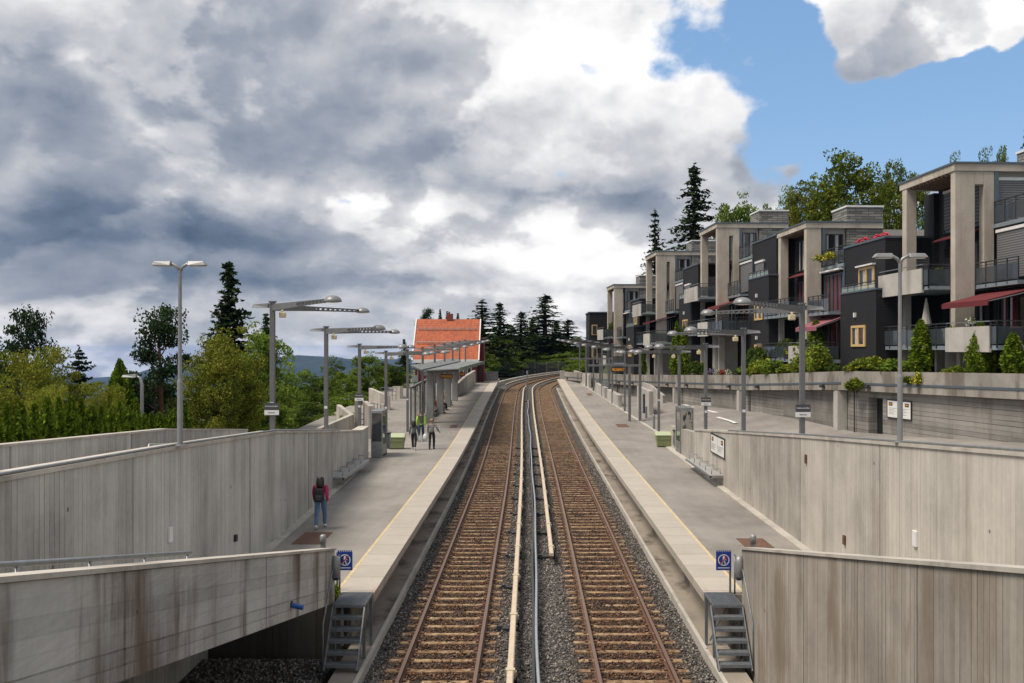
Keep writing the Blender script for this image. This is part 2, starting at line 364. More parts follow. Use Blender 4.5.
def siding():
    m, t, b, v = newmat('dark board siding'); s = sep(t, v)
    fr = M(t, 'FRACT', M(t, 'DIVIDE', s[2], .16)); n = noise(t, v, 1.2, 4); n2 = noise(t, vscale(t, v, (.4, .4, 9)), 3, 3)
    k = M(t, 'ADD', .8, M(t, 'MULTIPLY', n, .25)); k = M(t, 'ADD', k, M(t, 'MULTIPLY', n2, .25)); k = M(t, 'SUBTRACT', k, M(t, 'MULTIPLY', M(t, 'LESS_THAN', fr, .14), .6))
    setc(t, b, mixc(t, 1., (.020, .0205, .024), comb(t, k, k, k), 'MULTIPLY')); b.inputs['Specular IOR Level'].default_value = .3; b.inputs['Roughness'].default_value = .75; bump(t, b, fr, .6, .02); return m
SIDING = siding()
def stripes(name, c1, c2, per, axis=2, duty=.35, rough=.5):
    m, t, b, v = newmat(name); s = sep(t, v); fr = M(t, 'FRACT', M(t, 'DIVIDE', s[axis], per))
    setc(t, b, mixc(t, M(t, 'LESS_THAN', fr, duty), c1, c2)); b.inputs['Roughness'].default_value = rough; bump(t, b, fr, .5, .02); return m
BLIND = stripes('grey slatted blind', (.21, .21, .215), (.07, .07, .075), .11)
BLINDD = stripes('open dark blind', (.05, .052, .056), (.17, .17, .175), .17, duty=.22)
REDB = stripes('red vertical boarding', (.15, .017, .019), (.07, .009, .01), .16, axis=0, duty=.15, rough=.75)
def slate():
    m, t, b, v = newmat('grey slate masonry'); bt = t.nodes.new('ShaderNodeTexBrick'); s = sep(t, v)
    t.links.new(comb(t, M(t, 'ADD', s[0], s[1]), s[2], 0), bt.inputs['Vector'])
    bt.inputs['Color1'].default_value = (.12, .12, .11, 1); bt.inputs['Color2'].default_value = (.29, .275, .25, 1); bt.inputs['Mortar'].default_value = (.055, .055, .05, 1)
    for k, x in (('Scale', 1), ('Mortar Size', .018), ('Brick Width', .8), ('Row Height', .16), ('Bias', 0)): bt.inputs[k].default_value = x
    n = noise(t, v, 5, 4); k = M(t, 'ADD', .7, M(t, 'MULTIPLY', n, .6))
    setc(t, b, mixc(t, 1., bt.outputs[0], comb(t, k, k, k), 'MULTIPLY')); b.inputs['Roughness'].default_value = .85; bump(t, b, bt.outputs['Fac'], -.6, .02); return m
SLATE = slate()
def tiles():
    m, t, b, v = newmat('orange clay tiles'); s = sep(t, v)
    a = M(t, 'FRACT', M(t, 'DIVIDE', s[0], .24)); r = M(t, 'FRACT', M(t, 'DIVIDE', s[2], .26))
    wn = t.nodes.new('ShaderNodeTexWhiteNoise'); wn.noise_dimensions = '2D'
    t.links.new(comb(t, M(t, 'FLOOR', M(t, 'DIVIDE', s[0], .24)), M(t, 'FLOOR', M(t, 'DIVIDE', s[2], .26))), wn.inputs['Vector'])
    n = noise(t, v, .8, 6, .7); k = M(t, 'ADD', M(t, 'ADD', .55, M(t, 'MULTIPLY', wn.outputs[0], .32)), M(t, 'MULTIPLY', n, .45))
    k = M(t, 'SUBTRACT', k, M(t, 'MULTIPLY', M(t, 'LESS_THAN', r, .16), .35))
    setc(t, b, mixc(t, 1., (.40, .092, .030), comb(t, k, k, k), 'MULTIPLY')); b.inputs['Roughness'].default_value = .7
    bump(t, b, M(t, 'ADD', M(t, 'MULTIPLY', M(t, 'SINE', M(t, 'MULTIPLY', a, 2*pi)), .4), r), .5, .02); return m
TILES = tiles()
def glassy(name, c, alpha, rough=.06):
    m, t, b, v = newmat(name); setc(t, b, c); b.inputs['Roughness'].default_value = rough; b.inputs['Alpha'].default_value = alpha
    b.inputs['Specular IOR Level'].default_value = .6; return m
WIN = glassy('window glass', (.025, .03, .035), 1.); WIN.node_tree.nodes['Principled BSDF'].inputs['Specular IOR Level'].default_value = .9
RAILG = glassy('smoked balcony glass', (.06, .075, .09), .62); CLEARG = glassy('clear shelter glass', (.45, .55, .52), .35)
CURT = simple('pale curtain', (.42, .40, .37), .9, 0, .2, 9); CURTR = simple('dark red curtain', (.20, .02, .03), .9, 0, .2, 9)
def rail_mat():
    m, t, b, v = newmat('rusted rail'); g_ = t.nodes.new('ShaderNodeNewGeometry'); s = sep(t, g_.outputs['Normal'])
    n = noise(t, v, 9, 5); k = M(t, 'ADD', .75, M(t, 'MULTIPLY', n, .5))
    top = remap(t, s[2], .9, .98); setc(t, b, mixc(t, top, mixc(t, 1., (.085, .031, .014), comb(t, k, k, k), 'MULTIPLY'), (.15, .083, .05)))
    t.links.new(M(t, 'MULTIPLY', top, .1), b.inputs['Metallic']); t.links.new(remap(t, top, 0, 1, .85, .38), b.inputs['Roughness']); return m
RAIL = rail_mat()
def sleeper_mat():
    m, t, b, v = newmat('dusty concrete sleeper'); oi = t.nodes.new('ShaderNodeObjectInfo'); va = t.nodes.new('ShaderNodeVectorMath'); va.operation = 'ADD'; t.links.new(v, va.inputs[0]); t.links.new(comb(t, M(t, 'MULTIPLY', oi.outputs['Random'], 90.), 0, 0), va.inputs[1]); v = va.outputs[0]; n = noise(t, v, 5, 6, .7); n2 = noise(t, v, 1.1, 3)
    ge = t.nodes.new('ShaderNodeAttribute'); ge.attribute_name = 'rust'
    pass
    k = M(t, 'ADD', .72, M(t, 'MULTIPLY', n2, .5)); k = M(t, 'ADD', k, M(t, 'MULTIPLY', M(t, 'SUBTRACT', oi.outputs['Random'], .5), .30))
    c = mixc(t, 1., (.37, .262, .150), comb(t, k, k, k), 'MULTIPLY')
    c = mixc(t, M(t, 'MULTIPLY', remap(t, n, .38, .58), .85), c, (.125, .056, .022))
    setc(t, b, c); b.inputs['Roughness'].default_value = .9; bump(t, b, n, .4, .01); return m
SLEEP = sleeper_mat()
def ballast_mat(name):
    m, t, b, v = newmat(name); at = t.nodes.new('ShaderNodeAttribute'); at.attribute_name = 'rust'
    vo = t.nodes.new('ShaderNodeTexVoronoi'); vo.inputs['Scale'].default_value = 17; t.links.new(v, vo.inputs['Vector'])
    s = sep(t, vo.outputs['Color']); n = noise(t, v, 1.0, 5, .65); n3 = noise(t, v, 30, 3)
    k = M(t, 'ADD', M(t, 'MULTIPLY', M(t, 'POWER', s[0], 1.8), 1.35), .40); k = M(t, 'MULTIPLY', k, remap(t, n, .3, .7, .8, 1.2, False)); k = M(t, 'MULTIPLY', k, remap(t, n3, .3, .7, .75, 1.25, False))
    cg = mixc(t, 1., (.125, .117, .107), comb(t, k, k, k), 'MULTIPLY'); cb = mixc(t, 1., (.052, .025, .012), comb(t, k, k, k), 'MULTIPLY')
    r = M(t, 'MULTIPLY', at.outputs['Fac'], remap(t, n, .3, .6, .65, 1.))
    c = mixc(t, r, cg, cb)
    gap = remap(t, vo.outputs['Distance'], .35, .7); c = mixc(t, M(t, 'MULTIPLY', gap, .6), c, (.012, .011, .010))
    setc(t, b, c); b.inputs['Roughness'].default_value = .9; b.inputs['Specular IOR Level'].default_value = .3; bump(t, b, vo.outputs['Distance'], -1., .03); return m
BALLAST = ballast_mat('ballast')
def stone_mat():
    m, t, b, v = newmat('ballast stones'); at = t.nodes.new('ShaderNodeAttribute'); at.attribute_name = 'rust'; a2 = t.nodes.new('ShaderNodeAttribute'); a2.attribute_name = 'tone'
    k = M(t, 'ADD', .42, M(t, 'MULTIPLY', M(t, 'POWER', a2.outputs['Fac'], 2.2), 2.1))
    setc(t, b, mixc(t, at.outputs['Fac'], mixc(t, 1., (.145, .136, .124), comb(t, k, k, k), 'MULTIPLY'), mixc(t, 1., (.088, .040, .018), comb(t, k, k, k), 'MULTIPLY')))
    b.inputs['Roughness'].default_value = .85; return m
STONE = stone_mat()
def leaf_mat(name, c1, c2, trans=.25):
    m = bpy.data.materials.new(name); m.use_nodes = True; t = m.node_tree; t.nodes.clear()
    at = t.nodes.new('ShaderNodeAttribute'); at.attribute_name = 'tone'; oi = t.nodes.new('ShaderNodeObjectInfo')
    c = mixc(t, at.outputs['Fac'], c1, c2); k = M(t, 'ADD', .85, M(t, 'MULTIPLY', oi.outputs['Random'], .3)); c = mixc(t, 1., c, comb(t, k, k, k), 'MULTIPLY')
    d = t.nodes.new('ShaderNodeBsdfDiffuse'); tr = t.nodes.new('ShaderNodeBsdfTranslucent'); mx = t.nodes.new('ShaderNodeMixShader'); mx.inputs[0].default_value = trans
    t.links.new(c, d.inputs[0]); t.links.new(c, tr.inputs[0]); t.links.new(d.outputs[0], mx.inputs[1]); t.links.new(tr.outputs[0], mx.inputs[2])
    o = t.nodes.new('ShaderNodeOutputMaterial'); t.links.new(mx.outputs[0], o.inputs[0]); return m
L_MID = leaf_mat('mid green leaves', (.055, .10, .016), (.20, .27, .04))
L_YEL = leaf_mat('yellow green leaves', (.12, .15, .016), (.34, .35, .055))
L_OLV = leaf_mat('olive leaves with brown seed heads', (.055, .08, .012), (.20, .20, .032))
L_FRESH = leaf_mat('fresh green leaves', (.07, .13, .018), (.22, .29, .05))
L_DARK = leaf_mat('dark leaves', (.03, .06, .014), (.11, .155, .032))
N_SPR = leaf_mat('spruce needles', (.016, .033, .015), (.06, .09, .036), .1)
N_PINE = leaf_mat('pine needles', (.018, .036, .018), (.055, .085, .035), .1)
L_THU = leaf_mat('thuja foliage', (.045, .085, .010), (.18, .25, .024), .15)
BARK = simple('bark', (.085, .062, .045), .9, 0, .3, 5); BARKP = simple('reddish pine bark', (.17, .085, .05), .9, 0, .3, 5)
def ground_mat():
    m, t, b, v = newmat('woodland ground'); n = noise(t, v, .02, 8, .7); n2 = noise(t, v, .9, 6, .7)
    c = mixc(t, remap(t, n, .35, .65), (.030, .052, .018), (.055, .075, .028)); c = mixc(t, remap(t, n2, .4, .7, 0, .6), c, (.075, .07, .04))
    setc(t, b, c); b.inputs['Roughness'].default_value = .95; return m
GROUND = ground_mat()
def hill_mat():
    m, t, b, v = newmat('wooded hills'); n = noise(t, v, .006, 9, .7); n2 = noise(t, v, .0012, 4)
    c = mixc(t, remap(t, n, .35, .65), (.008, .020, .014), (.026, .042, .024)); c = mixc(t, remap(t, n2, .55, .65, 0, .5), c, (.045, .058, .035))
    setc(t, b, c); b.inputs['Roughness'].default_value = 1.; return m
HILL = hill_mat()
# ================================================================ ground
def sstep(t): t = min(1, max(0, t)); return t*t*(3-2*t)
def podx(y): return 25.56-.177*y
def terrain(x, y):
    b = -.5+(g(y) if y > 60 else 0)*sstep((y-60)/60)
    if y > 240: b -= .26*(y-240)
    if y < -40: b -= .02*(-40-y)
    h = b
    if x < -15: h = b-.16*min(45, -15-x)-.3*max(0, -60-x)
    rx = x-(podx(min(max(y, 20), 118))+2.5)
    if rx > 0 and y < 330: h = b+min(3.6, rx*1.5)*sstep((150-y)/25)+max(0, rx-9)*.16
    if x > 250: h -= (x-250)*.3
    return max(-450, min(h, 24))
def axis_(lo, hi, fine, far):
    a = list(np.arange(lo, hi+1e-6, fine)); x, st = hi, fine
    while x < far: st *= 1.35; x += st; a.append(x)
    x, st = lo, fine
    while x > -far: st *= 1.35; x -= st; a.insert(0, x)
    return a
gx, gy = axis_(-60, 60, 2.5, 13500), axis_(-20, 260, 3.5, 13500)
mb = MB(); nx = len(gx)
mb.add([(x, y, terrain(x, y)) for y in gy for x in gx],
       [(j*nx+i, j*nx+i+1, (j+1)*nx+i+1, (j+1)*nx+i) for j in range(len(gy)-1) for i in range(nx-1)])
struct('ground', mb, GROUND, smooth=True)
# far wooded ridges across the valley
def ridge(name, dist, depth, prof, seed, base=-455):
    mb = MB(); n = 90; r_ = random.Random(seed); ph = [r_.uniform(0, 6) for _ in range(6)]; secs = []
    for i in range(n+1):
        px = -420+i*(1900/n)
        top = np.interp(px, [p[0] for p in prof], [p[1] for p in prof]) + .9*sin(px*.05+ph[0])+.5*sin(px*.13+ph[1])+.3*sin(px*.31+ph[2])
        zt = CZ-(top-349)/F*dist; x = (px-529)/F
        sec = []
        for k, (f, e) in enumerate(((-.30, 0), (-.2, .28), (-.1, .68), (-.03, .93), (0, 1), (.05, .9), (.3, .1))):
            d = dist*(1+f)*(1+.02*sin(px*.04+k+ph[3])); zz_ = base+(zt-base)*e*(1+(0 if e in (0, 1) else .05*sin(px*.09+k*2+ph[4])))
            sec.append((x*d, d, zz_))
        secs.append(sec)
    mb.sweep(secs, closed=False, caps=False); struct(name, mb, HILL, smooth=True)
ridge('hills', 6200, 1500, [(-500, 372), (0, 378), (60, 381), (90, 383), (125, 376), (140, 371), (170, 366), (210, 362), (262, 357), (300, 356), (345, 358), (372, 363), (400, 366), (440, 362), (520, 360), (700, 357), (1480, 360)], 3)
ridge('hills', 8600, 1800, [(-500, 366), (0, 368), (90, 379), (140, 372), (200, 366), (300, 360), (400, 358), (1480, 362)], 8)

# ================================================================ railway bed
def ribbon(s0, s1, ds, lats, zf, rustf=None, name='ballast', m=None):
    ss = np.arange(s0, s1+1e-6, ds); vs = []; ru = []
    for s in ss:
        for l in (lats(s) if callable(lats) else lats):
            vs.append(path(s, l, zf(s, l))); ru.append(rustf(l, s) if rustf else 0.)
    n = len(vs)//len(ss); mb = MB(); mb.add(vs, [(j*n+i, j*n+i+1, (j+1)*n+i+1, (j+1)*n+i) for j in range(len(ss)-1) for i in range(n-1)])
    o = struct(name, mb, m, fix=False)
    if rustf:
        a = o.data.attributes.new('rust', 'FLOAT', 'POINT'); a.data.foreach_set('value', ru)
    return o
CL, CR = -1.81, 2.14
def rustf(l, s=0):
    d = min(abs(l-CL), abs(l-CR)); return .12+.88*(1-sstep((d-.72)/.7))
lat0 = list(np.linspace(-3.47, 3.82, 44))
def bz(s, l):
    d = min(abs(l-CL), abs(l-CR)); return -.145-.05*sstep((d-1.1)/.5)+.015*sin(s*2.1+l*3)*sin(s*.7+l*5)
ribbon(4, 122, 1., lat0, bz, rustf, 'ballast', BALLAST)
ribbon(122, 190, 1., list(np.linspace(-7.5, 8, 60)), bz, rustf, 'ballast', BALLAST)
# loose stones on the bed (uncountable)
def stones(name, pts, size, rust):
    n = len(pts); base = np.array([(1, 0, 0), (-1, 0, 0), (0, 1, 0), (0, -1, 0), (0, 0, 1), (0, 0, -1.)])
    tri = np.array([(0, 2, 4), (2, 1, 4), (1, 3, 4), (3, 0, 4), (2, 0, 5), (1, 2, 5), (3, 1, 5), (0, 3, 5)])
    sc = size*rng.uniform(.55, 1.25, (n, 1, 1)); jit = 1+rng.uniform(-.35, .35, (n, 6, 1)); ax = rng.uniform(.6, 1.2, (n, 1, 3)); ax[:, :, 2] *= .8
    q = rng.normal(size=(n, 4)); q /= np.linalg.norm(q, axis=1)[:, None]; w, x, y, z = q.T
    Rm = np.stack([1-2*(y*y+z*z), 2*(x*y-z*w), 2*(x*z+y*w), 2*(x*y+z*w), 1-2*(x*x+z*z), 2*(y*z-x*w), 2*(x*z-y*w), 2*(y*z+x*w), 1-2*(x*x+y*y)], -1).reshape(n, 3, 3)
    V = np.einsum('nij,nkj->nki', Rm, base[None]*jit*ax)*sc+np.array(pts)[:, None]
    Fc = (tri[None]+(np.arange(n)*6)[:, None, None]).reshape(-1, 3)
    me = bpy.data.meshes.new(name); me.vertices.add(n*6); me.vertices.foreach_set('co', V.ravel())
    me.loops.add(Fc.size); me.loops.foreach_set('vertex_index', Fc.ravel()); me.polygons.add(len(Fc)); me.polygons.foreach_set('loop_start', np.arange(len(Fc))*3)
    me.materials.append(STONE); me.update(calc_edges=True)
    a = me.attributes.new('rust', 'FLOAT', 'POINT'); a.data.foreach_set('value', np.repeat(rust, 6))
    a = me.attributes.new('tone', 'FLOAT', 'POINT'); a.data.foreach_set('value', np.repeat(rng.uniform(0, 1, n), 6))
    o = bpy.data.objects.new(name, me); COL.objects.link(o); o['kind'] = 'stuff'; return o
pts, ru = [], []
SLP = .633
def on_sleeper(s): return abs(((s/SLP)+.5) % 1-.5)*SLP < .115
while len(pts) < 52000:
    s = 15+45*(random.random()**1.7); l = random.uniform(-3.42, 3.78)
    d = min(abs(l-CL), abs(l-CR))
    if abs(d-.75) < .09: continue
    if d < 1.12 and on_sleeper(s) and random.random() < .93: continue
    x, y, z = path(s, l, bz(s, l)+.012+random.uniform(-.01, .015)); pts.append((x, y, z)); ru.append(min(1, rustf(l)*random.uniform(.7, 1.1)))
stones('ballast_stones', pts, .034, np.array(ru))
pts = [(random.uniform(-6.9, -4.15), random.uniform(8, 20.5), -.19+random.uniform(0, .03)) for _ in range(9000)]
stones('gravel', pts, .04, np.zeros(len(pts)))
mb = MB(); mb.box(-7.2, -4.14, 3, 20.6, -.6, -.2); o = struct('gravel', mb, BALLAST); a = o.data.attributes.new('rust', 'FLOAT', 'POINT')

# ---------------------------------------------------------------- tracks
def rail_section(s, l):
    pr = [(-.065, -.155), (.065, -.155), (.065, -.14), (.012, -.12), (.012, -.04), (.036, -.03), (.036, 0), (-.036, 0), (-.036, -.03), (-.012, -.04), (-.012, -.12), (-.065, -.14)]
    return [path(s, l+a, b) for a, b in pr]
SS = list(np.arange(4, 113, 1.5))+list(np.arange(113, 186, .8))
for name, c, lab in (('railway_track', CL, 'left rusty railway track on pale dusty sleepers beside the platform with people'),
                     ('railway_track', CR, 'right rusty railway track on pale dusty sleepers beside the empty platform')):
    t = thing(name, lab, 'railway track', path(19, c, -.155), 'railway tracks')
    for sd_ in (-1, 1):
        mb = MB(); mb.sweep([rail_section(s, c+sd_*.7525) for s in SS]); mesh('rail', mb, RAIL, t)
    # one sleeper, copied
    def slp_pts(s, c, w=.115, e=1.1, top=-.125):
        return [path(s-w, c-e, 0), path(s-w, c+e, 0), path(s+w, c+e, 0), path(s+w, c-e, 0)]
    mb = MB(); w, w2 = .105, .082
    for x0, x1, za, zb in ((-1.12, -.55, -.118, -.118), (-.55, .55, -.128, -.128), (.55, 1.12, -.118, -.118)):
        mb.hexa([(x0, -w, -.3), (x1, -w, -.3), (x1, w, -.3), (x0, w, -.3)], [(x0+(.02 if x0 < -1 else 0), -w2, za), (x1-(.02 if x1 > 1 else 0), -w2, zb), (x1-(.02 if x1 > 1 else 0), w2, zb), (x0+(.02 if x0 < -1 else 0), w2, za)])
    me = None; k0 = int(17.2/SLP); rest = MB(); cnt = 0
    for k in range(k0-1, k0+250):
        s = k*SLP
        if s > 184: break
        if cnt < 100:
            if me is None:
                sv = mb; ORG[t.name+'_x'] = Vector(); o = bpy.data.objects.new('sleeper', bpy.data.meshes.new('sleeper'))
                o.data.from_pydata(sv.v, [], sv.f); o.data.materials.append(SLEEP); o.data.update(); me = o.data
            else: o = bpy.data.objects.new('sleeper', me)
            COL.objects.link(o); o.parent = t; jz = random.uniform(-.012, .008)
            o.location = Vector(path(s+random.uniform(-.015, .015), c, jz))-Vector(t.location); o.rotation_euler = (0, 0, random.uniform(-.012, .012)); o.scale = (random.uniform(.97, 1.04), 1, 1)
        else:
            q = slp_pts(s, c); rest.hexa([Vector(p)+Vector((0, 0, -.3)) for p in q], [Vector(p)+Vector((0, 0, -.125)) for p in q])
        cnt += 1
    o = mesh('sleeper', rest, SLEEP, t); o['kind'] = 'stuff'
    # fastenings
    mb = MB()
    for k in range(k0, k0+60):
        s = k*SLP
        for sd_ in (-1, 1):
            for e in (-.1, .1):
                x, y, z = path(s, c+sd_*.7525+e, -.12); mb.box(x-.035, x+.035, y-.05, y+.05, z, z+.035)
    o = mesh('rail_clip', mb, RUSTC, t); o['kind'] = 'stuff'
# ---------------------------------------------------------------- third rails with cream covers
def third(lat, s0, s1, lab, zt=.24, w=.13):
    t = thing('conductor_rail', lab, 'conductor rail', path(s0, lat, -.15), 'covered conductor rails')
    mb = MB(); ss = list(np.arange(s0, s1, 1.3)); lf = lat if callable(lat) else (lambda s: lat)
    mb.sweep([[path(s, lf(s)+a, b) for a, b in ((-w/2, zt-.09), (w/2, zt-.09), (w/2, zt-.02), (w/2-.02, zt), (-w/2+.02, zt), (-w/2, zt-.02))] for s in ss])
    mesh('cover', mb, CREAM, t)
    mb = MB(); mb.sweep([[path(s, lf(s)+a, b) for a, b in ((-.03, .03), (.03, .03), (.03, .13), (-.03, .13))] for s in ss]); mesh('rail', mb, RUSTC, t)
    s = math.ceil(s0/3.9)*3.9-.9
    while s < min(s1, s0+95):
        if s > s0:
            x, y, z = path(s, lf(s), 0)
            mb = MB(); mb.box(x-.09, x+.09, y-.07, y+.07, z+zt-.1, z+zt+.015); mb.box(x+.06, x+.12, y-.05, y+.05, z+zt-.13, z+zt-.03); mesh('clamp', mb, CLAMP, t)
            if s > 62: s += 3.9; continue
            mb = MB(); mb.box(x-.45, x+.13, y-.07, y+.07, z-.16, z-.08); mb.box(x-.4, x-.28, y-.05, y+.05, z-.08, z-.03); mb.box(x+.10, x+.13, y-.04, y+.04, z-.08, z+zt-.05); mb.box(x-.02, x+.13, y-.04, y+.04, z-.02, z+.04); mesh('bracket', mb, DARKM, t)
        s += 3.9
third(-.36, 6, 122, 'long cream covered conductor rail running from the foreground beside the left track')
third(.69, 29.2, 184, 'cream covered conductor rail that starts mid-way beside the right track')
third(CL-1.5, 124, 184, 'distant cream covered conductor rail curving outside the left track')
# centre duct: dark plate with a wavy pale pipe
mb = MB()
def cw(s): return .18+.03*sin(s*.21)+.012*sin(s*.55+1)
ss = list(np.arange(6, 100, .8))
mb.sweep([[path(s, cw(s)-.06+a, b) for a, b in ((-.03, -.2), (.03, -.2), (.03, .10), (-.03, .10))] for s in ss]); t = thing('cable_duct', 'dark steel duct with wavy pale pipe between the two tracks', 'cable duct', path(6, .17, -.2))
mesh('duct_plate', mb, DARKM, t)
mb = MB(); mb.tube([path(s, cw(s)+.03+.02*sin(s*.5), .11+.012*sin(s*.8)) for s in ss], .036); mesh('pipe', mb, PIPE, t, smooth=True)
t = thing('steel_post', 'thick grey steel post standing alone between the tracks far off', 'post', path(101, .12, -.2))
mb = MB(); x, y, z = path(101, .12, 0); mb.box(x-.09, x+.09, y-.09, y+.09, z-.2, z+3.05); mb.box(x-.04, x+.04, y-.14, y-.09, z, z+2.4); mesh('column', mb, STEEL, t, bevel=.02)
mb = MB(); mb.box(x-.25, x+.25, y-.25, y+.25, z-.2, z-.1); mesh('base_plate', mb, DARKM, t)

# ================================================================ platforms
def strip(name, ss, prof, m, **k):      # prof(s) -> closed section of (x, z) at Y = s
    mb = MB(); mb.sweep([[(x, s, z) for x, z in prof(s)] for s in ss]); return struct(name, mb, m, **k)
PS = list(np.arange(21.1, 40, 3.))+list(np.arange(40, 121, 2.7))+[121.]
LE = lambda s: sx(s)-3.4
RE = lambda s: sx(s)+3.84
strip('platform_edge', PS, lambda s: [(LE(s)-.84, zp(s)), (LE(s)-.84, zp(s)-.22), (LE(s), zp(s)-.2), (LE(s), zp(s))], SLAB)
strip('platform_edge', PS, lambda s: [(RE(s), zp(s)), (RE(s), zp(s)-.2), (RE(s)+.86, zp(s)-.22), (RE(s)+.86, zp(s))], SLAB)
strip('yellow_line', PS, lambda s: [(LE(s)-.88, zp(s)+.004), (LE(s)-.88, zp(s)-.1), (LE(s)-.80, zp(s)-.1), (LE(s)-.80, zp(s)+.004)], YELLOW)
strip('yellow_line', PS, lambda s: [(RE(s)+.82, zp(s)+.004), (RE(s)+.82, zp(s)-.1), (RE(s)+.90, zp(s)-.1), (RE(s)+.90, zp(s)+.004)], YELLOW)
# recessed foot wall and ledge under each edge
strip('platform_foot', [5]+PS, lambda s: [(LE(s)-.5, zp(s)-.21), (LE(s)-.5, g(s)-.02), (LE(s)-.12, g(s)-.03), (LE(s)-.12, g(s)-.5), (LE(s)-.9, g(s)-.5), (LE(s)-.9, zp(s)-.21)] if s > 20 else
      [(LE(s)-.5, g(s)-.015), (LE(s)-.5, g(s)-.02), (LE(s)-.12, g(s)-.03), (LE(s)-.12, g(s)-.5), (LE(s)-.9, g(s)-.5), (LE(s)-.9, g(s)-.015)], C_DARK) if False else None
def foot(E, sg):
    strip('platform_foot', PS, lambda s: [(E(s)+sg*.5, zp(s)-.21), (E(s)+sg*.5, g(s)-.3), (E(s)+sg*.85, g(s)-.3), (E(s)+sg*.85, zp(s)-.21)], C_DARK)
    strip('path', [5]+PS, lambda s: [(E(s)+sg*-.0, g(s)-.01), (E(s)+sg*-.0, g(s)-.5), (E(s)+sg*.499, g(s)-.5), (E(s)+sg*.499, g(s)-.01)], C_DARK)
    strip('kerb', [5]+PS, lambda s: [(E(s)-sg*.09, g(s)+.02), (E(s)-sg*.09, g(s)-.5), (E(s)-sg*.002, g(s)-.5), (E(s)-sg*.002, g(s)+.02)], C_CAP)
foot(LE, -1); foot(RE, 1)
# asphalt of the platforms
XC = lambda s: float(np.interp(s, [6, 12.5, 27, 38.4, 47], [-6.85, -6.9, -7.08, -7.55, -7.85]))
XE = lambda s: float(np.interp(s, [6, 14.5, 25.5, 46], [7.34, 7.40, 7.46, 7.60]))
OUTX = lambda s: 8.-.038*max(0, s-60)
strip('platform', PS, lambda s: [(LE(s)-.88, zp(s)-.003), (LE(s)-.88, zp(s)-1.6), (-8.2, zp(s)-1.6), (-8.2, zp(s)-.003)], ASPH)
strip('platform', PS, lambda s: [(RE(s)+.90, zp(s)-.003), (RE(s)+.90, zp(s)-1.6), (max(OUTX(s), 0)+.1, zp(s)-1.6), (OUTX(s)+.1, zp(s)-.003)], ASPH)
strip('kerb', [s for s in PS if s < 49]+[47.], lambda s: [(XC(s)+.26, zp(s)+.05), (XC(s)+.26, zp(s)-.1), (XC(s)+.002, zp(s)-.1), (XC(s)+.002, zp(s)+.07)], C_CAP) if False else None
KS = [21.1, 25, 29, 33, 37, 41, 45]
strip('kerb', KS, lambda s: [(XC(s)+.24, zp(s)+.03), (XC(s)+.24, zp(s)-.1), (XC(s)-.1, zp(s)-.1), (XC(s)-.1, zp(s)+.05)], C_CAP)
strip('kerb', KS+[49, 53], lambda s: [(XE(s)-.24, zp(s)+.03), (XE(s)-.24, zp(s)-.1), (XE(s)+.1, zp(s)-.1), (XE(s)+.1, zp(s)+.05)], C_CAP)
strip('kerb', [s for s in PS if s > 52], lambda s: [(OUTX(s)-.1, zp(s)+.03), (OUTX(s)-.1, zp(s)-.1), (OUTX(s)+.1, zp(s)-.1), (OUTX(s)+.1, zp(s)+.03)], C_CAP)
# platform end walls (near)
mb = MB(); mb.box(-7.2, -3.92, 20.95, 21.098, -.5, 1.08); struct('platform_end', mb, C_SHADE)
mb = MB(); mb.box(4.35, 7.6, 20.95, 21.098, -.5, 1.08); struct('platform_end', mb, C_DARK)
# right plaza between platform and podium, climbing towards the viewer
PZ = [4, 12, 20, 28, 36, 44, 50, 56, 62, 68, 75, 82, 90, 98, 106, 114, 121]
def zr(s): return zp(s) if s > 46 else 1.1+.085*(46-s)
def zw(s): return max(zr(s)+.02, float(np.interp(s, [49, 60, 80, 121], [2.1, 2.42, 2.0, 2.0]))) if s > 49 else 2.1+.06*(49-s)
strip('road', PZ, lambda s: [(OUTX(s)+.1 if s > 46 else XE(s)+.2, zr(s)-.006), (OUTX(s)+.1 if s > 46 else XE(s)+.2, zr(s)-2.2), (podx(s)+.3, zr(s)-2.2), (podx(s)+.3, zw(s))], ASPH2)
def zpl(x, s): a = OUTX(s)+.1 if s > 46 else 7.6; b = podx(s)+.3; return zr(s)-.006+(zw(s)-zr(s)+.006)*(x-a)/(b-a)
def mark(pts, w=.11):
    mb = MB()
    for (x0, y0), (x1, y1) in zip(pts, pts[1:]):
        mb.quad((x0-w, y0, zpl(x0-w, y0)+.012), (x0+w, y0, zpl(x0+w, y0)+.012), (x1+w, y1, zpl(x1+w, y1)+.012), (x1-w, y1, zpl(x1-w, y1)+.012))
    struct('road_marking', mb, WHITE_LINE, fix=False)
def mline(a, b, n=6): mark([(a[0]+(b[0]-a[0])*i/n, a[1]+(b[1]-a[1])*i/n) for i in range(n+1)])
mline((11.9, 82), (12.3, 74)); mline((12.3, 72.6), (13.0, 63.7)); mline((12.15, 66), (12.6, 58.5))
# left plaza and its street
def zl(s): return zp(s) if s > 46 else 1.1+.085*(46-s)
LZ = [4, 12, 20, 28, 36, 44, 50, 56, 62, 70, 80, 90, 100, 110, 121]
strip('road', LZ, lambda s: [(XC(s)-.2 if s < 46 else -8.2, zl(s)-.006), (XC(s)-.2 if s < 46 else -8.2, zl(s)-2.2), (-13.2 if s < 46 else -15, zl(s)-2.2), (-13.2 if s < 46 else -15, zl(s)-.006)], ASPH2)

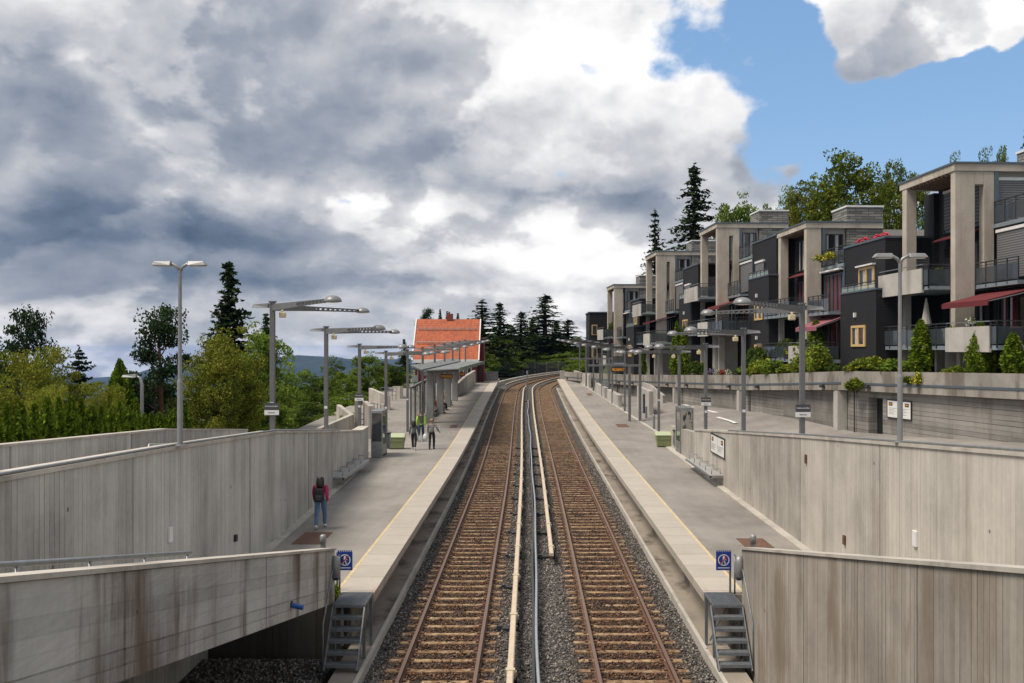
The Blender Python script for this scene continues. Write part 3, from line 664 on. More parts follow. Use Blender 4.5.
# ================================================================ big concrete walls
def wall(name, pts, th, m, lab, cat='concrete wall', group=None, cap=None, cap_over=.03, cap_h=.07, rail=None):
    """pts: (x, y, zbottom, ztop) along the face; th: signed thickness in x"""
    t = thing(name, lab, cat, (pts[0][0], pts[0][1], pts[0][2]), group)
    mb = MB(); mb.sweep([[(x, y, zb), (x, y, zt), (x+th, y, zt), (x+th, y, zb)] for x, y, zb, zt in pts]); mesh('wall', mb, m, t)
    if cap:
        o_ = -math.copysign(cap_over, th)
        mb = MB(); mb.sweep([[(x+o_, y, zt+.002), (x+o_, y, zt+cap_h), (x+th-o_, y, zt+cap_h), (x+th-o_, y, zt+.002)] for x, y, zb, zt in pts]); mesh('coping', mb, cap, t)
    if rail:
        rp = [(x+math.copysign(.02, th), y, zt+.095) for x, y, zb, zt in pts if rail[0] <= y <= rail[1]]
        mb = MB(); mb.tube(rp, .024); mesh('handrail', mb, STEEL, t, smooth=True)
    return t
ztC = lambda s: float(np.interp(s, [2, 12.5, 19.1, 27, 38.4, 44.6], [5.3, 4.72, 4.46, 4.08, 3.12, 2.62]))
ztE = lambda s: float(np.interp(s, [2, 14.5, 25.3, 36.4, 44.5], [5.65, 4.83, 4.09, 3.27, 2.67]))
ys = [2, 6, 9, 12.5, 16, 19.1, 23, 27, 30.5, 34, 38.4, 41.5, 44.6, 46.9]
wC = wall('retaining_wall', [(XC(s), s, -.3, ztC(s)) for s in ys], -.45, C_WALL_L, 'long grey board-marked concrete wall along the left platform, behind the woman with the backpack', cap=C_CAP, rail=(0, 39))
ys = [2, 6, 10, 14.5, 18, 22, 25.3, 29, 33, 36.4, 40, 44]
wE = wall('retaining_wall', [(XE(s), s, -.3, ztE(s)) for s in ys], .45, C_WALL_R, 'long warm grey concrete wall along the right platform carrying a white notice board', cap=C_CAP, rail=(0, 37))
ztD = lambda s: float(np.interp(s, [2, 23.6, 34.8, 44.7], [5.0, 4.02, 3.5, 2.66]))
wD = wall('retaining_wall', [(-13.1, s, -2, ztD(s)) for s in (2, 10, 18, 23.6, 30, 34.8, 40, 44.7)], -.3, C_WALL_L, 'far left concrete wall in front of the row of narrow green hedge trees', cap=C_CAP)
# ramp parapets
zA = lambda s: 2.17+.19*(20.4-s)
tA = thing('ramp_parapet', 'weathered grey ramp parapet at lower left with dark stains, open underneath', 'concrete parapet', (-4.14, 20.4, 1.05), 'ramp parapets')
mb = MB(); mb.sweep([[(-4.14, s, zA(s)-1.12), (-4.14, s, zA(s)), (-4.42, s, zA(s)), (-4.42, s, zA(s)-1.12)] for s in (20.45, 16, 12, 8, 3)]); mesh('wall', mb, C_RAMP_L, tA)
mb = MB(); mb.sweep([[(-4.11, s, zA(s)+.002), (-4.11, s, zA(s)+.05), (-4.45, s, zA(s)+.05), (-4.45, s, zA(s)+.002)] for s in (20.48, 3)]); mesh('coping', mb, C_CAP, tA)
mb = MB(); mb.sweep([[(-4.43, s, zA(s)-1.12), (-4.43, s, zA(s)-1.0), (XC(s)-.1, s, zA(s)-1.0), (XC(s)-.1, s, zA(s)-1.12)] for s in (20.45, 16, 12, 8, 3)]); mesh('ramp_deck', mb, C_PLAIN, tA)
tB = thing('ramp_parapet', 'tall brown stained concrete ramp wall at lower right reaching down to the ground', 'concrete parapet', (4.5, 20.3, -.3), 'ramp parapets')
mb = MB(); mb.sweep([[(4.5, s, -.3), (4.5, s, zA(s)+.02), (4.78, s, zA(s)+.02), (4.78, s, -.3)] for s in (20.3, 16, 12, 8, 3)]); mesh('wall', mb, C_RAMP_R, tB)
mb = MB(); mb.sweep([[(4.47, s, zA(s)+.022), (4.47, s, zA(s)+.07), (4.81, s, zA(s)+.07), (4.81, s, zA(s)+.022)] for s in (20.33, 3)]); mesh('coping', mb, C_CAP, tB)
mb = MB(); mb.sweep([[(4.79, s, zA(s)-1.12), (4.79, s, zA(s)-.95), (XE(s)+.1, s, zA(s)-.95), (XE(s)+.1, s, zA(s)-1.12)] for s in (20.3, 16, 12, 8, 3)]); mesh('ramp_deck', mb, C_PLAIN, tB)
# small fittings on the walls
def onwall(name, x, y, z, w, h, m, lab, cat, th=.05, sg=1):
    mb = MB(); mb.box(x, x+sg*th, y-w/2, y+w/2, z-h/2, z+h/2); t = lone(name, mb, m, lab, cat, bevel=.008); return t
onwall('wall_hatch', XC(18.6), 18.6, Z(534.5, 18.6), .17, .29, WHITE, 'small pale upright hatch cover low on the long left wall', 'hatch')
onwall('wall_box', XC(23), 22.9, Z(538, 22.9), .12, .16, DARKM, 'small dark box on the long left wall near the woman with the backpack', 'box', .07)
onwall('wall_hatch', XE(18.4), 18.4, Z(538.5, 18.4), .17, .30, WHITE, 'small pale upright hatch cover low on the long right wall', 'hatch', sg=-1)
onwall('wall_hatch', XE(22.6), 22.6, Z(540, 22.6), .13, .22, RUSTC, 'small brown hatch cover on the right wall left of the pale one', 'hatch', sg=-1)
onwall('wall_hatch', XE(25.6), 25.8, Z(459, 25.8), .10, .24, RUSTC, 'small brown upright plate high on the long right wall', 'hatch', sg=-1)
t = thing('drain_spout', 'short bright blue drain pipe sticking out of the left ramp parapet', 'drain pipe', (-4.14, 16.7, Z(606, 16.7)))
mb = MB(); z_ = Z(606, 16.7); mb.cyl((-4.2, 16.7, z_+.03), (-3.93, 16.7, z_-.03), .045, n=12); mesh('pipe', mb, simple('blue plastic', (.015, .09, .35), .4), t, smooth=False)
mb = MB(); mb.cyl((-4.145, 16.7, z_+.025), (-4.12, 16.7, z_+.02), .065, n=12); mesh('collar', mb, DARKM, t)
# handrail inside the left ramp
t = thing('handrail', 'thin steel handrail on posts behind the left ramp parapet', 'handrail', (-4.8, 13.6, 2.3))
hz = lambda s: zA(s)+.10
mb = MB(); mb.tube([(-4.8, s, hz(s)) for s in (13.6, 10, 6, 4)], .03); mesh('rail', mb, STEEL, t, smooth=True)
mb = MB(); mb.tube([(-4.8, s, hz(s)-.35) for s in (13.6, 10, 6, 4)], .02); mesh('rail', mb, STEEL, t, smooth=True)
for s in (13.5, 12, 10.5, 9, 7.5, 6):
    mb = MB(); mb.cyl((-4.8, s, zA(s)-1.0), (-4.8, s, hz(s)), .022, n=8); mesh('post', mb, STEEL, t, smooth=True)
t = thing('handrail', 'double bar railing on the upper street behind the left double lamp', 'handrail', (-9.5, 24, 3))
for dzz in (0, -.3):
    mb = MB(); mb.tube([(-9.5, s, zl(s)+1.08+dzz) for s in (24, 28, 33)], .032); mesh('rail', mb, STEEL, t, smooth=True)
for s in (24, 26.2, 28.4, 30.6, 33):
    mb = MB(); mb.cyl((-9.5, s, zl(s)-.02), (-9.5, s, zl(s)+1.08), .03, n=8); mesh('post', mb, STEEL, t, smooth=True)
# wall lights and short light posts at the parapet heads
for sg, wx, lab in ((1, -4.14, 'left'), (-1, 4.5, 'right')):
    t = thing('wall_lamp', f'grey oval bulkhead lamp on the head of the {lab} ramp wall', 'wall lamp', (wx, 20.2, 1.9), 'wall lamps')
    mb = MB(); z0 = 1.85; x0 = wx+sg*.06
    ring = lambda a, h, x: [(x, 20.25+a*cos(2*pi*i/18), z0+h*sin(2*pi*i/18)) for i in range(18)]
    mb.sweep([ring(.11, .24, wx), ring(.11, .24, wx+sg*.08), ring(.09, .21, wx+sg*.13), ring(.04, .12, wx+sg*.16)]); mesh('shade', mb, LAMPP, t, smooth=True)
    mb = MB(); mb.box(wx, wx+sg*.1, 20.32, 20.44, z0-.3, z0+.05); mesh('junction_box', mb, DARKM, t)
    xx = -4.55 if sg == 1 else 4.95
    t = thing('bollard_light', f'short grey capped post behind the {lab} ramp wall head', 'bollard', (xx, 21.2, 1.1), 'short capped posts')
    mb = MB(); mb.lathe((xx, 21.2, 1.1), [(.06, 0), (.06, 1.05)], 12); mesh('post', mb, STEEL, t, smooth=False)
    mb = MB(); mb.lathe((xx, 21.2, 2.15), [(.07, 0), (.07, .16), (.05, .20), (.01, .21)], 14); mesh('cap', mb, LAMPP, t, smooth=True)

# ================================================================ end stairs and signs
def stairs(sg, x_in, x_out, lab):   # x_in: wall side
    t = thing('steel_stairs', lab, 'steel stairs', ((x_in+x_out)/2, 20.3, 0), 'steel stairs at the platform ends')
    zt = 1.11; x0, x1 = sorted((x_in, x_out))
    mb = MB(); mb.box(x0, x1, 20.0, 21.08, zt-.05, zt)
    for i in range(18): mb.box(x0+.01, x1-.01, 20.02+i*.058, 20.035+i*.058, zt+.001, zt+.014)
    for i in range(12): mb.box(x0+.02+i*(x1-x0-.05)/11, x0+.03+i*(x1-x0-.05)/11, 20.0, 21.07, zt+.002, zt+.010)
    mesh('landing', mb, STAIR, t)
    a, b = (x_in, x_in+sg*.62)
    a, b = sorted((a+sg*.03, b+sg*.03))
    for k in range(5):
        y = 19.94-k*.17; z = .91-k*.19; mb = MB(); mb.box(a, b, y-.11, y+.11, z-.035, z)
        mb.box(a, b, y-.12, y-.105, z-.06, z+.004); mesh('tread', mb, STAIR, t)
    for x in (a-.02, b+.02):
        mb = MB(); mb.bar((x, 20.08, 1.06), (x, 19.16, .0), .025, .14); mesh('stringer', mb, STAIR, t)
    for x in (x0+.03, x1-.03):
        for y in (20.06, 20.95):
            mb = MB(); mb.box(x-.03, x+.03, y-.03, y+.03, -.02, zt-.05); mesh('leg', mb, STAIR, t)
    mb = MB(); mb.bar((x0+.1, 20.9, .1), (x1-.1, 20.9, .95), .03, .03); mb.bar((x0+.05, 20.5, .3), (x1-.05, 20.5, .3), .03, .03); mesh('brace', mb, STAIR, t)
    mb = MB(); xr = x_in-sg*.03; mb.tube([(xr, 21.0, 1.95), (xr, 20.3, 1.95), (xr+sg*.01, 19.2, .95), (xr+sg*.01, 19.16, .0)], .018); mb.tube([(xr, 20.95, 1.1), (xr, 20.95, 1.95)], .018); mesh('handrail', mb, STAIR, t, smooth=True)
    return t
stairs(1, -4.10, -3.42, 'grey steel stairs with five treads at the end of the left platform')
stairs(-1, 4.46, 3.84, 'grey steel stairs with five treads at the end of the right platform')
def ban_sign(x, post_x, lab):
    t = thing('warning_sign', lab, 'sign', (post_x, 21.0, 1.1), 'blue no walking signs')
    mb = MB(); mb.box(post_x-.02, post_x+.02, 20.98, 21.02, 1.1, 2.0); mesh('post', mb, STEEL, t)
    z0, z1, w = 1.62, 2.02, .33; y = 20.96
    mb = MB(); mb.box(x-w/2, x+w/2, y-.006, y+.01, z0, z1)
    for i in range(7): mb.box(x-w/2+i*w/7+.008, x-w/2+i*w/7+.034, y-.006, y+.01, z1-.001, z1+.035)
    mesh('board', mb, BLUE, t)
    yy = y-.009; c = (x, 1.845); mb = MB(); n = 28
    for i in range(n):
        a, b = 2*pi*i/n, 2*pi*(i+1)/n
        mb.quad(*[(c[0]+r*cos(q), yy, c[1]+r*sin(q)) for r, q in ((.125, a), (.125, b), (.105, b), (.105, a))])
    mesh('prohibition_ring', mb, WHITE, t, fix=False); mb = MB()
    mb.quad((x-.02, yy, 1.895), (x+.02, yy, 1.895), (x+.02, yy, 1.935), (x-.02, yy, 1.935))
    mb.ext([(x-.022, yy, 1.83), (x+.022, yy, 1.83), (x+.022, yy, 1.895), (x-.022, yy, 1.895)], (0, -.001, 0))
    mb.ext([(x-.02, yy, 1.83), (x-.055, yy, 1.76), (x-.035, yy, 1.755), (x+.002, yy, 1.83)], (0, -.001, 0)); mb.ext([(x+.02, yy, 1.83), (x+.045, yy, 1.76), (x+.027, yy, 1.755), (x-.002, yy, 1.83)], (0, -.001, 0))
    mb.ext([(x+.02, yy, 1.885), (x+.06, yy, 1.85), (x+.052, yy, 1.838), (x+.018, yy, 1.86)], (0, -.001, 0))
    mesh('pictogram', mb, WHITE, t, fix=False)
    mb = MB(); mb.quad((x-.13, yy, 1.665), (x+.13, yy, 1.665), (x+.13, yy, 1.682), (x-.13, yy, 1.682)); mesh('caption_line', mb, WHITE, t, fix=False)
    mb = MB(); mb.ext([(x-.085, yy-.002, 1.765), (x-.068, yy-.002, 1.748), (x+.085, yy-.002, 1.925), (x+.068, yy-.002, 1.942)], (0, -.002, 0)); mesh('red_bar', mb, RED, t)
ban_sign(-4.02, -4.19, 'blue sign with a crossed out walking figure at the left platform end')
ban_sign(4.25, 4.40, 'blue sign with a crossed out walking figure at the right platform end')
# iron covers on the platforms
for i, (x0, x1, y0, y1, lab) in enumerate(((-6.52, -5.72, 26.3, 28.0, 'large rusty square cover on the left platform in front of the walking woman'), (5.84, 6.6, 25.8, 27.1, 'large rusty square cover on the right platform beside the wall foot'),
        (-5.2, -4.75, 62.5, 64.5, 'small brown drain cover near the yellow line of the left platform'), (5.85, 6.6, 63, 65, 'small brown drain cover on the right platform past the green bin'), (5.65, 6.15, 92, 95, 'farthest small brown drain cover on the right platform'))):
    z0, z1 = zp(y0), zp(y1); mb = MB(); mb.hexa([(x0, y0, z0-.03), (x1, y0, z0-.03), (x1, y1, z1-.03), (x0, y1, z1-.03)], [(x0, y0, z0+.008), (x1, y0, z0+.008), (x1, y1, z1+.008), (x0, y1, z1+.008)])
    lone('drain_cover', mb, RUSTC, lab, 'iron cover', 'rusty covers set in the platforms')
# ================================================================ apartments
def pt(px, Y): return X(px, Y)
RAILP = DARKM
def apartment(k, ox, oy, zb, roof, fw, ff, lab, opt):
    """one stepped unit; local u away from the line, v away from the viewer; z above zb"""
    t = thing('apartment_building', lab, 'apartment building', (ox, oy, zb), 'stepped apartment buildings above the platform', R(3), world=False)
    H = roof-zb; LV = [H-2.85*i+(.0 if i else 0) for i in range(0, 6)]      # LV[0] roof, LV[1] F3, LV[2] F2 ...
    F3, F2, F1, F0 = LV[1], LV[2]+.05, LV[3]+.1, LV[4]
    lo = -1.6
    Wd = fw+(2.5 if k == 0 else 1.55); CH = Wd+2.3
    def part(name, mb, m, p=None, **kw): return mesh(name, mb, m, p or t, **kw)
    # concrete portal frame
    mb = MB(); leg = .95 if ff else .95
    mb.box(0, leg, 0, .42, F1-.3, H-.36)
    if ff:
        mb.box(leg, fw-.5, 0, .42, H-.36-.62, H-.36); mb.box(fw-.5, fw, 0, .42, (F2+.15), H-.36)
    part('portal_frame', mb, C_FRAME, bevel=.02)
    mb = MB(); mb.box(-.02, .52, 5.0, 5.5, F2-.2, H-.36); part('column', mb, C_FRAME, bevel=.02)
    mb = MB(); mb.box(-.05, .28, 5.1, 5.4, lo, F2-.2); part('column', mb, C_PLAIN)
    mb = MB(); mb.box(.08, .5, -.35, .0, lo, F1-.3); part('column', mb, C_PLAIN)
    # roof
    rf = MB(); rf.box(-.05, CH-.02, -.05, 5.75, H-.355, H-.03); rf = part('roof', rf, C_FRAME)
    mb = MB(); mb.box(-.1, CH+.03, -.1, 5.8, H-.028, H+.06); part('flashing', mb, FLASH, rf)
    mb = MB()
    for i in range(12): mb.box(.02, fw-.02, .5+i*.38, .62+i*.38, H-.46, H-.357)
    part('soffit_slats', mb, WOODB, rf)
    # chimney block of slate
    ch = MB(); ch.box(Wd+.02, CH, .06, 2.5, F3-.6, H+.95); ch = part('chimney', ch, SLATE)
    mb = MB(); mb.box(Wd-.03, CH+.05, .0, 2.56, H+.953, H+1.06); part('chimney_cap', mb, WHITE, ch)
    mb = MB(); mb.lathe(((Wd+CH)/2, 1.2, H+1.062), [(.22, 0), (.22, .22), (.12, .26)], 10); mb.lathe(((Wd+CH)/2+.6, 1.2, H+1.062), [(.16, 0), (.16, .18), (.1, .2)], 10); part('chimney_pot', mb, DARKM, ch)
    # main walls
    mb = MB(); mb.box(fw, CH-.05, .44, 5.4, lo, H-.357); part('wall', mb, SIDING); mb = MB(); mb.box(fw-.25, fw+3, 5.41, 6.5, lo, H-.5); part('wall', mb, SIDING)
    mb = MB(); mb.box(fw+.02, Wd, .3, .44, F3, H-.357); part('wall_panel', mb, RENDERP)
    mb = MB(); mb.box(fw+.002, fw+.2, -.03, .3, F3+.02, H-.2); part('steel_pilaster', mb, FLASH)
    # upper light parapet stepping back behind
    mb = MB(); mb.hexa([(CH-.04, 2.6, F3), (CH+5, 2.6, F3), (CH+5, 9, F3), (CH-.04, 9, F3)], [(CH-.04, 2.6, H-.1), (CH+5, 2.6, H-.1), (CH+5, 9, H-.1), (CH-.04, 9, H-.1)]); part('wall', mb, RENDERP)
    def window(face, a, z0, w, h, n=2, fm=FLASH, glass=WIN, curtain=None, depth=.07, e=.06):
        """face ('u', u) looks at the line, ('v', v) looks at the viewer"""
        fr = MB(); gl = MB(); cu = MB(); ax, c = face
        def bx(mb, a0, a1, z0, z1, d0, d1):
            if ax == 'u': mb.box(c-d1, c-d0, a0, a1, z0, z1)
            else: mb.box(a0, a1, c-d1, c-d0, z0, z1)
        bx(fr, a, a+w, z0, z0+e, .0, depth); bx(fr, a, a+w, z0+h-e, z0+h, .0, depth); bx(fr, a, a+e, z0+e, z0+h-e, .0, depth); bx(fr, a+w-e, a+w, z0+e, z0+h-e, .0, depth)
        for i in range(1, n): x = a+w*i/n; bx(fr, x-e*.6, x+e*.6, z0+e, z0+h-e, .0, depth)
        f = part('window', fr, fm); bx(gl, a+e, a+w-e, z0+e, z0+h-e, .004, .02); part('pane', gl, glass, f)
        if curtain:
            for i in range(n):
                x = a+w*i/n; cu = MB(); bx(cu, x+e*1.2, x+w/n*(.34+.14*((i*7+k*3) % 3)), z0+e, z0+h-e, .0205, .03); part('curtain', cu, curtain, f)
        return f
    def blind(face, a0, a1, z0, z1, m=BLIND):
        mb = MB(); ax, c = face
        if ax == 'u': mb.box(c-.10, c-.05, a0, a1, z0, z1)
        else: mb.box(a0, a1, c-.10, c-.05, z0, z1)
        b = part('blind', mb, m)
        mb = MB()
        if ax == 'u': mb.box(c-.16, c-.0, a0-.03, a1+.03, z1+.002, z1+.14)
        else: mb.box(a0-.03, a1+.03, c-.16, c, z1+.002, z1+.14)
        part('blind_box', mb, WHITE, b)
    def railing(pts, z, h=1.0, glass=RAILG):
        """glass railing along local points"""
        fr = MB(); gl = MB()
        for (x0, y0), (x1, y1) in zip(pts, pts[1:]):
            L = math.hypot(x1-x0, y1-y0); n = max(1, round(L/.95)); fr.bar((x0, y0, z+h), (x1, y1, z+h), .05, .05); fr.bar((x0, y0, z+h-.14), (x1, y1, z+h-.14), .025, .025)
            for i in range(n+1): x, y = x0+(x1-x0)*i/n, y0+(y1-y0)*i/n; fr.box(x-.022, x+.022, y-.022, y+.022, z-.12, z+h-.026)
            gl.bar((x0, y0, z+h*.42), (x1, y1, z+h*.42), .016, h*.72)
        f = part('railing', fr, RAILP); part('glass_panels', gl, glass, f)
    # windows of the tall part
    window(('u', fw), .9, F3+.12, 3.9, 2.0, 4, DARKM, WIN, CURT)
    window(('u', fw), .9, F2+.12, 3.9, 2.1, 4, DARKM, WIN, CURTR if k in (0, 1) else CURT)
    window(('u', fw), .9, F1+.1, 3.9, 2.1, 4, DARKM, WIN, CURT)
    window(('u', fw), .9, F0+.1, 3.9, 2.1, 3, DARKM)
    if opt.get('darkblind'): blind(('u', fw), 1.0, 4.6, F3+.3, F3+2.15, BLINDD)
    mb = MB(); mb.hexa([(fw-.7, 1.0, F3-.32), (fw-.02, 1.0, F3-.08), (fw-.02, 4.6, F3-.08), (fw-.7, 4.6, F3-.32)], [(fw-.7, 1.0, F3-.26), (fw-.02, 1.0, F3+.0), (fw-.02, 4.6, F3+.0), (fw-.7, 4.6, F3-.26)]); part('awning', mb, AWN)
    w_ = window(('v', .3), fw+.3, F3+.05, 2.0 if k == 0 else 1.1, 2.1, 2, DARKM, WIN, CURT)
    if opt.get('frontblind'): blind(('v', .3), fw+.32, fw+2.3, F3+.1, F3+2.1, BLIND)
    # forward block with the top terrace
    mb = MB(); mb.box(fw+.12, 9, -3.6, .295, lo, F3-.16); part('wall', mb, SIDING)
    mb = MB(); mb.box(fw-.06, 8.9, -3.6, .0-.002, F3-.158, F3+.02); part('terrace_slab', mb, SLABE)
    railing([(fw, -.02), (fw, -3.55)], F3+.05)
    if opt['mid'] == 'blind': blind(('u', fw+.12), -3.45, -.2, F2+.25, F3-.4)
    else:
        window(('u', fw+.12), -3.45, F2+.05, 3.2, 2.25, 5, FLASH, WIN, CURTR)
        mb = MB(); mb.box(fw-.25, fw+.1, -3.4, -.2, F3-.34, F3-.24); part('blind_box', mb, WHITE)
    # siding box, upper and lower
    mb = MB(); mb.box(fw, 8.6, -9.2, -3.602, lo, F3+.82); part('wall', mb, SIDING)
    mb = MB(); mb.box(fw-.05, 8.65, -9.25, -3.56, F3+.822, F3+.93); part('flashing', mb, FLASH)
    gu = fw-.62
    mb = MB(); mb.box(gu, fw-.002, -9.5, -4.6, lo, F2+.9); mb.box(fw-.002, 7, -9.5, -9.202, lo, F2+.9); part('wall', mb, SIDING)
    mb = MB(); mb.box(gu-.04, 7.04, -9.54, -9.2, F2+.902, F2+.99); mb.box(gu-.04, fw-.004, -9.2, -4.56, F2+.902, F2+.99); part('flashing', mb, FLASH)
    if opt['box'] == 'yellow':
        f = window(('u', fw), -7.9, F2+1.15, 2.1, 1.15, 2, WOODY, WIN, CURT, e=.14); mb = MB(); mb.box(fw-.22, fw-.0, -8.0, -5.7, F2+2.34, F2+2.42); part('window_hood', mb, WHITE, f)
    else: blind(('u', fw), -6.6, -4.6, F2+.9, F2+2.1)
    window(('u', gu), -8.2, F1+.75, 1.9, 1.15, 2, WOODY, WIN, CURT, e=.13)
    if F0 > lo+.5 or True: window(('u', gu), -8.2, F0+.9, 1.9, 1.1, 2, WOODY, WIN, e=.13)
    for zz_ in (F1+2.35, F0+2.35):
        mb = MB(); mb.box(gu-.12, gu, -6.9, -6.75, zz_, zz_+.25); part('wall_light', mb, WHITE)
    railing([(gu-.0, -9.45), (gu-.0, -5.5)], F2+.4, .75, CLEARG) if False else None
    railing([(gu+.03, -9.35), (gu+.03, -4.7)], F2+.95, .42, CLEARG)
    mb = MB(); mb.tube([(fw-.05, -3.7, H-3), (fw-.05, -3.7, lo)], .045, 6); part('downpipe', mb, FLASH)
    mb = MB(); mb.box(fw+.9, fw+2.3, -9.32, -9.255, F3-1.3, F3-.2); part('louvre', mb, BLIND)
    if opt.get('flowers'):
        for m_, y0 in ((FLOWR, -8.8), (FLOWR, -6.2)):
            mb = MB()
            for i in range(26): c = Vector((fw+.15+random.uniform(0, .3), y0+random.uniform(0, 1.6), F3+.98+random.uniform(0, .22))); mb.lathe(c, [(.01, -.06), (.07, 0), (.01, .06)], 5)
            part('flower_box', mb, m_)['kind'] = 'stuff'
    # left hanging balcony at F2
    b0 = opt.get('bal', 1.0); sl = MB(); sl.box(-b0, fw-.002, .45, 5.9, F2-.17, F2-.0); sl.box(fw-.9, fw+.1, -3.6, .0-.002, F2-.17, F2); sl = part('balcony', sl, SLABE)
    if opt.get('par2', True):
        mb = MB(); mb.box(-b0-.11, -b0, 1.0, 5.92, F2-.28, F2+.86); part('balcony_parapet', mb, C_PLAIN)
        railing([(-b0-.04, .98), (-b0-.04, .46), (0.02, .46)], F2)
        fr = MB(); fr.bar((-b0-.05, .98, F2+1.05), (-b0-.05, 5.9, F2+1.05), .04, .04); part('handrail', fr, STEEL)
    else: railing([(-b0, 5.85), (-b0, .46), (0., .46)], F2)
    railing([(fw-.9, -.05), (fw-.9, -3.55)], F2)
    # awning over the balcony below
    ac, a0, a1 = opt['awn']
    mb = MB(); uo = -.75; mb.hexa([(uo, a1, F2-.92), (fw+.1, a1, F2-.24), (fw+.1, a0, F2-.24), (uo, a0, F2-.92)], [(uo, a1, F2-.88), (fw+.1, a1, F2-.2), (fw+.1, a0, F2-.2), (uo, a0, F2-.88)])
    mb.box(uo-.03, uo, a1, a0, F2-1.12, F2-.9); a_ = part('awning', mb, ac)
    mb = MB(); mb.cyl((fw+.05, a1, F2-.12), (fw+.05, a0, F2-.12), .07, n=8); mb.bar((uo, a1+.1, F2-.95), (fw, a1+.1, F2-.35), .04, .04); mb.bar((uo, a0-.1, F2-.95), (fw, a0-.1, F2-.35), .04, .04); part('awning_roller', mb, WHITE, a_)
    window(('u', fw+.12), -3.45, F1+.05, 3.2, 2.2, 4, DARKM, WIN, CURTR)
    # long lower balcony at F1
    p0, p1 = opt['par1']; u1 = -.95; vb = -5.4 if ff else -4.5
    sl = MB(); sl.box(u1, fw, vb, 5.9, F1-.19, F1); part('balcony', sl, SLABE)
    mb = MB(); mb.box(u1-.11, u1, p0, p1, F1-.28, F1+.80); part('balcony_parapet', mb, C_PLAIN)
    railing([(u1-.03, 5.85), (u1-.03, p1)], F1); railing([(u1-.03, p0), (u1-.03, vb+.03), (fw-.7, vb+.03)], F1)
    fr = MB(); fr.bar((u1-.05, p0, F1+1.0), (u1-.05, p1, F1+1.0), .04, .04); part('handrail', fr, STEEL)
    mb = MB(); mb.box(u1-.13, u1-.075, 5.9, 6.9, F1-.1, F1+1.0); part('wood_screen', mb, stripes_w)
    # ground storey: pale piers, dark openings, door
    mb = MB(); mb.box(-.1, fw-.01, .5, .75, lo, F1-.192); part('wall', mb, C_PLAIN); mb = MB(); mb.box(.25, fw+.0, 2.3, 2.5, lo, F1-.192); part('wall', mb, C_PLAIN)
    mb = MB(); mb.box(fw-.4, fw-.35, -3.3, -2.0, F0 if F0 > lo else lo, F1-.5); part('door', mb, DARKM)
    if F0-2.85 > lo-.6 and opt.get('extra'):
        sl = MB(); sl.box(-.9, fw, -5.0, 5.9, F0-.19, F0); part('balcony', sl, SLABE)
        mb = MB(); mb.box(-1.0, -.9, -2.6, -.3, F0-.28, F0+.8); part('balcony_parapet', mb, C_PLAIN)
        railing([(-.93, 5.8), (-.93, -.3)], F0); railing([(-.93, -2.6), (-.93, -4.95), (fw-.7, -4.95)], F0)
        mb = MB(); mb.box(-.2, .25, -4.9, -4.5, lo, F1-.2); part('column', mb, C_PLAIN)
    return t
stripes_w = WOODB
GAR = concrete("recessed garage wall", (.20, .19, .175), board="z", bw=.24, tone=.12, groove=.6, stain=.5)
UN = []
for k, (ox, oy, zb, roof, fw, ff, lab, opt) in enumerate((
    (19.7, 44.4, 5.25, 15.05, 1.87, True, 'nearest dark apartment unit at right with broad concrete portal and big red awning', dict(awn=(AWN, -.3, -4.3), par1=(-4.9, -1.2), mid='blind', box='yellow', darkblind=True, frontblind=True)),
    (17.1, 59.2, 4.9, 14.28, 1.0, False, 'second apartment unit with yellow flowers on its terrace and two wood framed windows', dict(awn=(AWN2, -.3, -3.9), par1=(-2.6, .2), mid='win', box='yellow', par2=False, bal=.9, flowers=True)),
    (14.5, 74.0, 4.4, 16.16, 1.75, True, 'third, tallest looking apartment unit with slatted blinds and a small red awning', dict(awn=(AWN, .0, -3.7), par1=(-1.2, 2.0), mid='blind', box='blind', bal=1.2, extra=True)),
    (11.8, 88.8, 4.1, 15.5, 1.75, True, 'fourth apartment unit with grey blinds in front of the thin spruce', dict(awn=(AWN, 3.0, -.4), par1=(-2.2, 1.0), mid='blind', box='blind', bal=1.2, extra=True)),
    (9.2, 103.6, 3.8, 13.4, 1.2, False, 'fifth and farthest big apartment unit with dark siding and an open roof frame', dict(awn=(AWN, 4.0, 1.0), par1=(-1.0, 2.0), mid='win', box='yellow', bal=1.0)))):
    UN.append(apartment(k, ox, oy, zb, roof, fw, ff, lab, opt))
t = thing('apartment_building', 'small dark block far left of the row, beyond the fifth unit', 'apartment building', (8.0, 121, 3), 'stepped apartment buildings above the platform')
mb = MB(); mb.box(7.6, 13, 121, 128, 1, 11.0); mesh('wall', mb, SIDING, t)
mb = MB(); mb.box(7.5, 13.1, 120.9, 128.1, 11.003, 11.15); mesh('roof', mb, FLASH, t)
for z0 in (5.4, 8.2):
    mb = MB(); mb.box(7.9, 8.6, 120.9, 121, z0, z0+1.3); f = mesh('window', mb, WOODY, t); mb = MB(); mb.box(8.0, 8.5, 120.87, 120.899, z0+.1, z0+1.2); mesh('pane', mb, WIN, f)
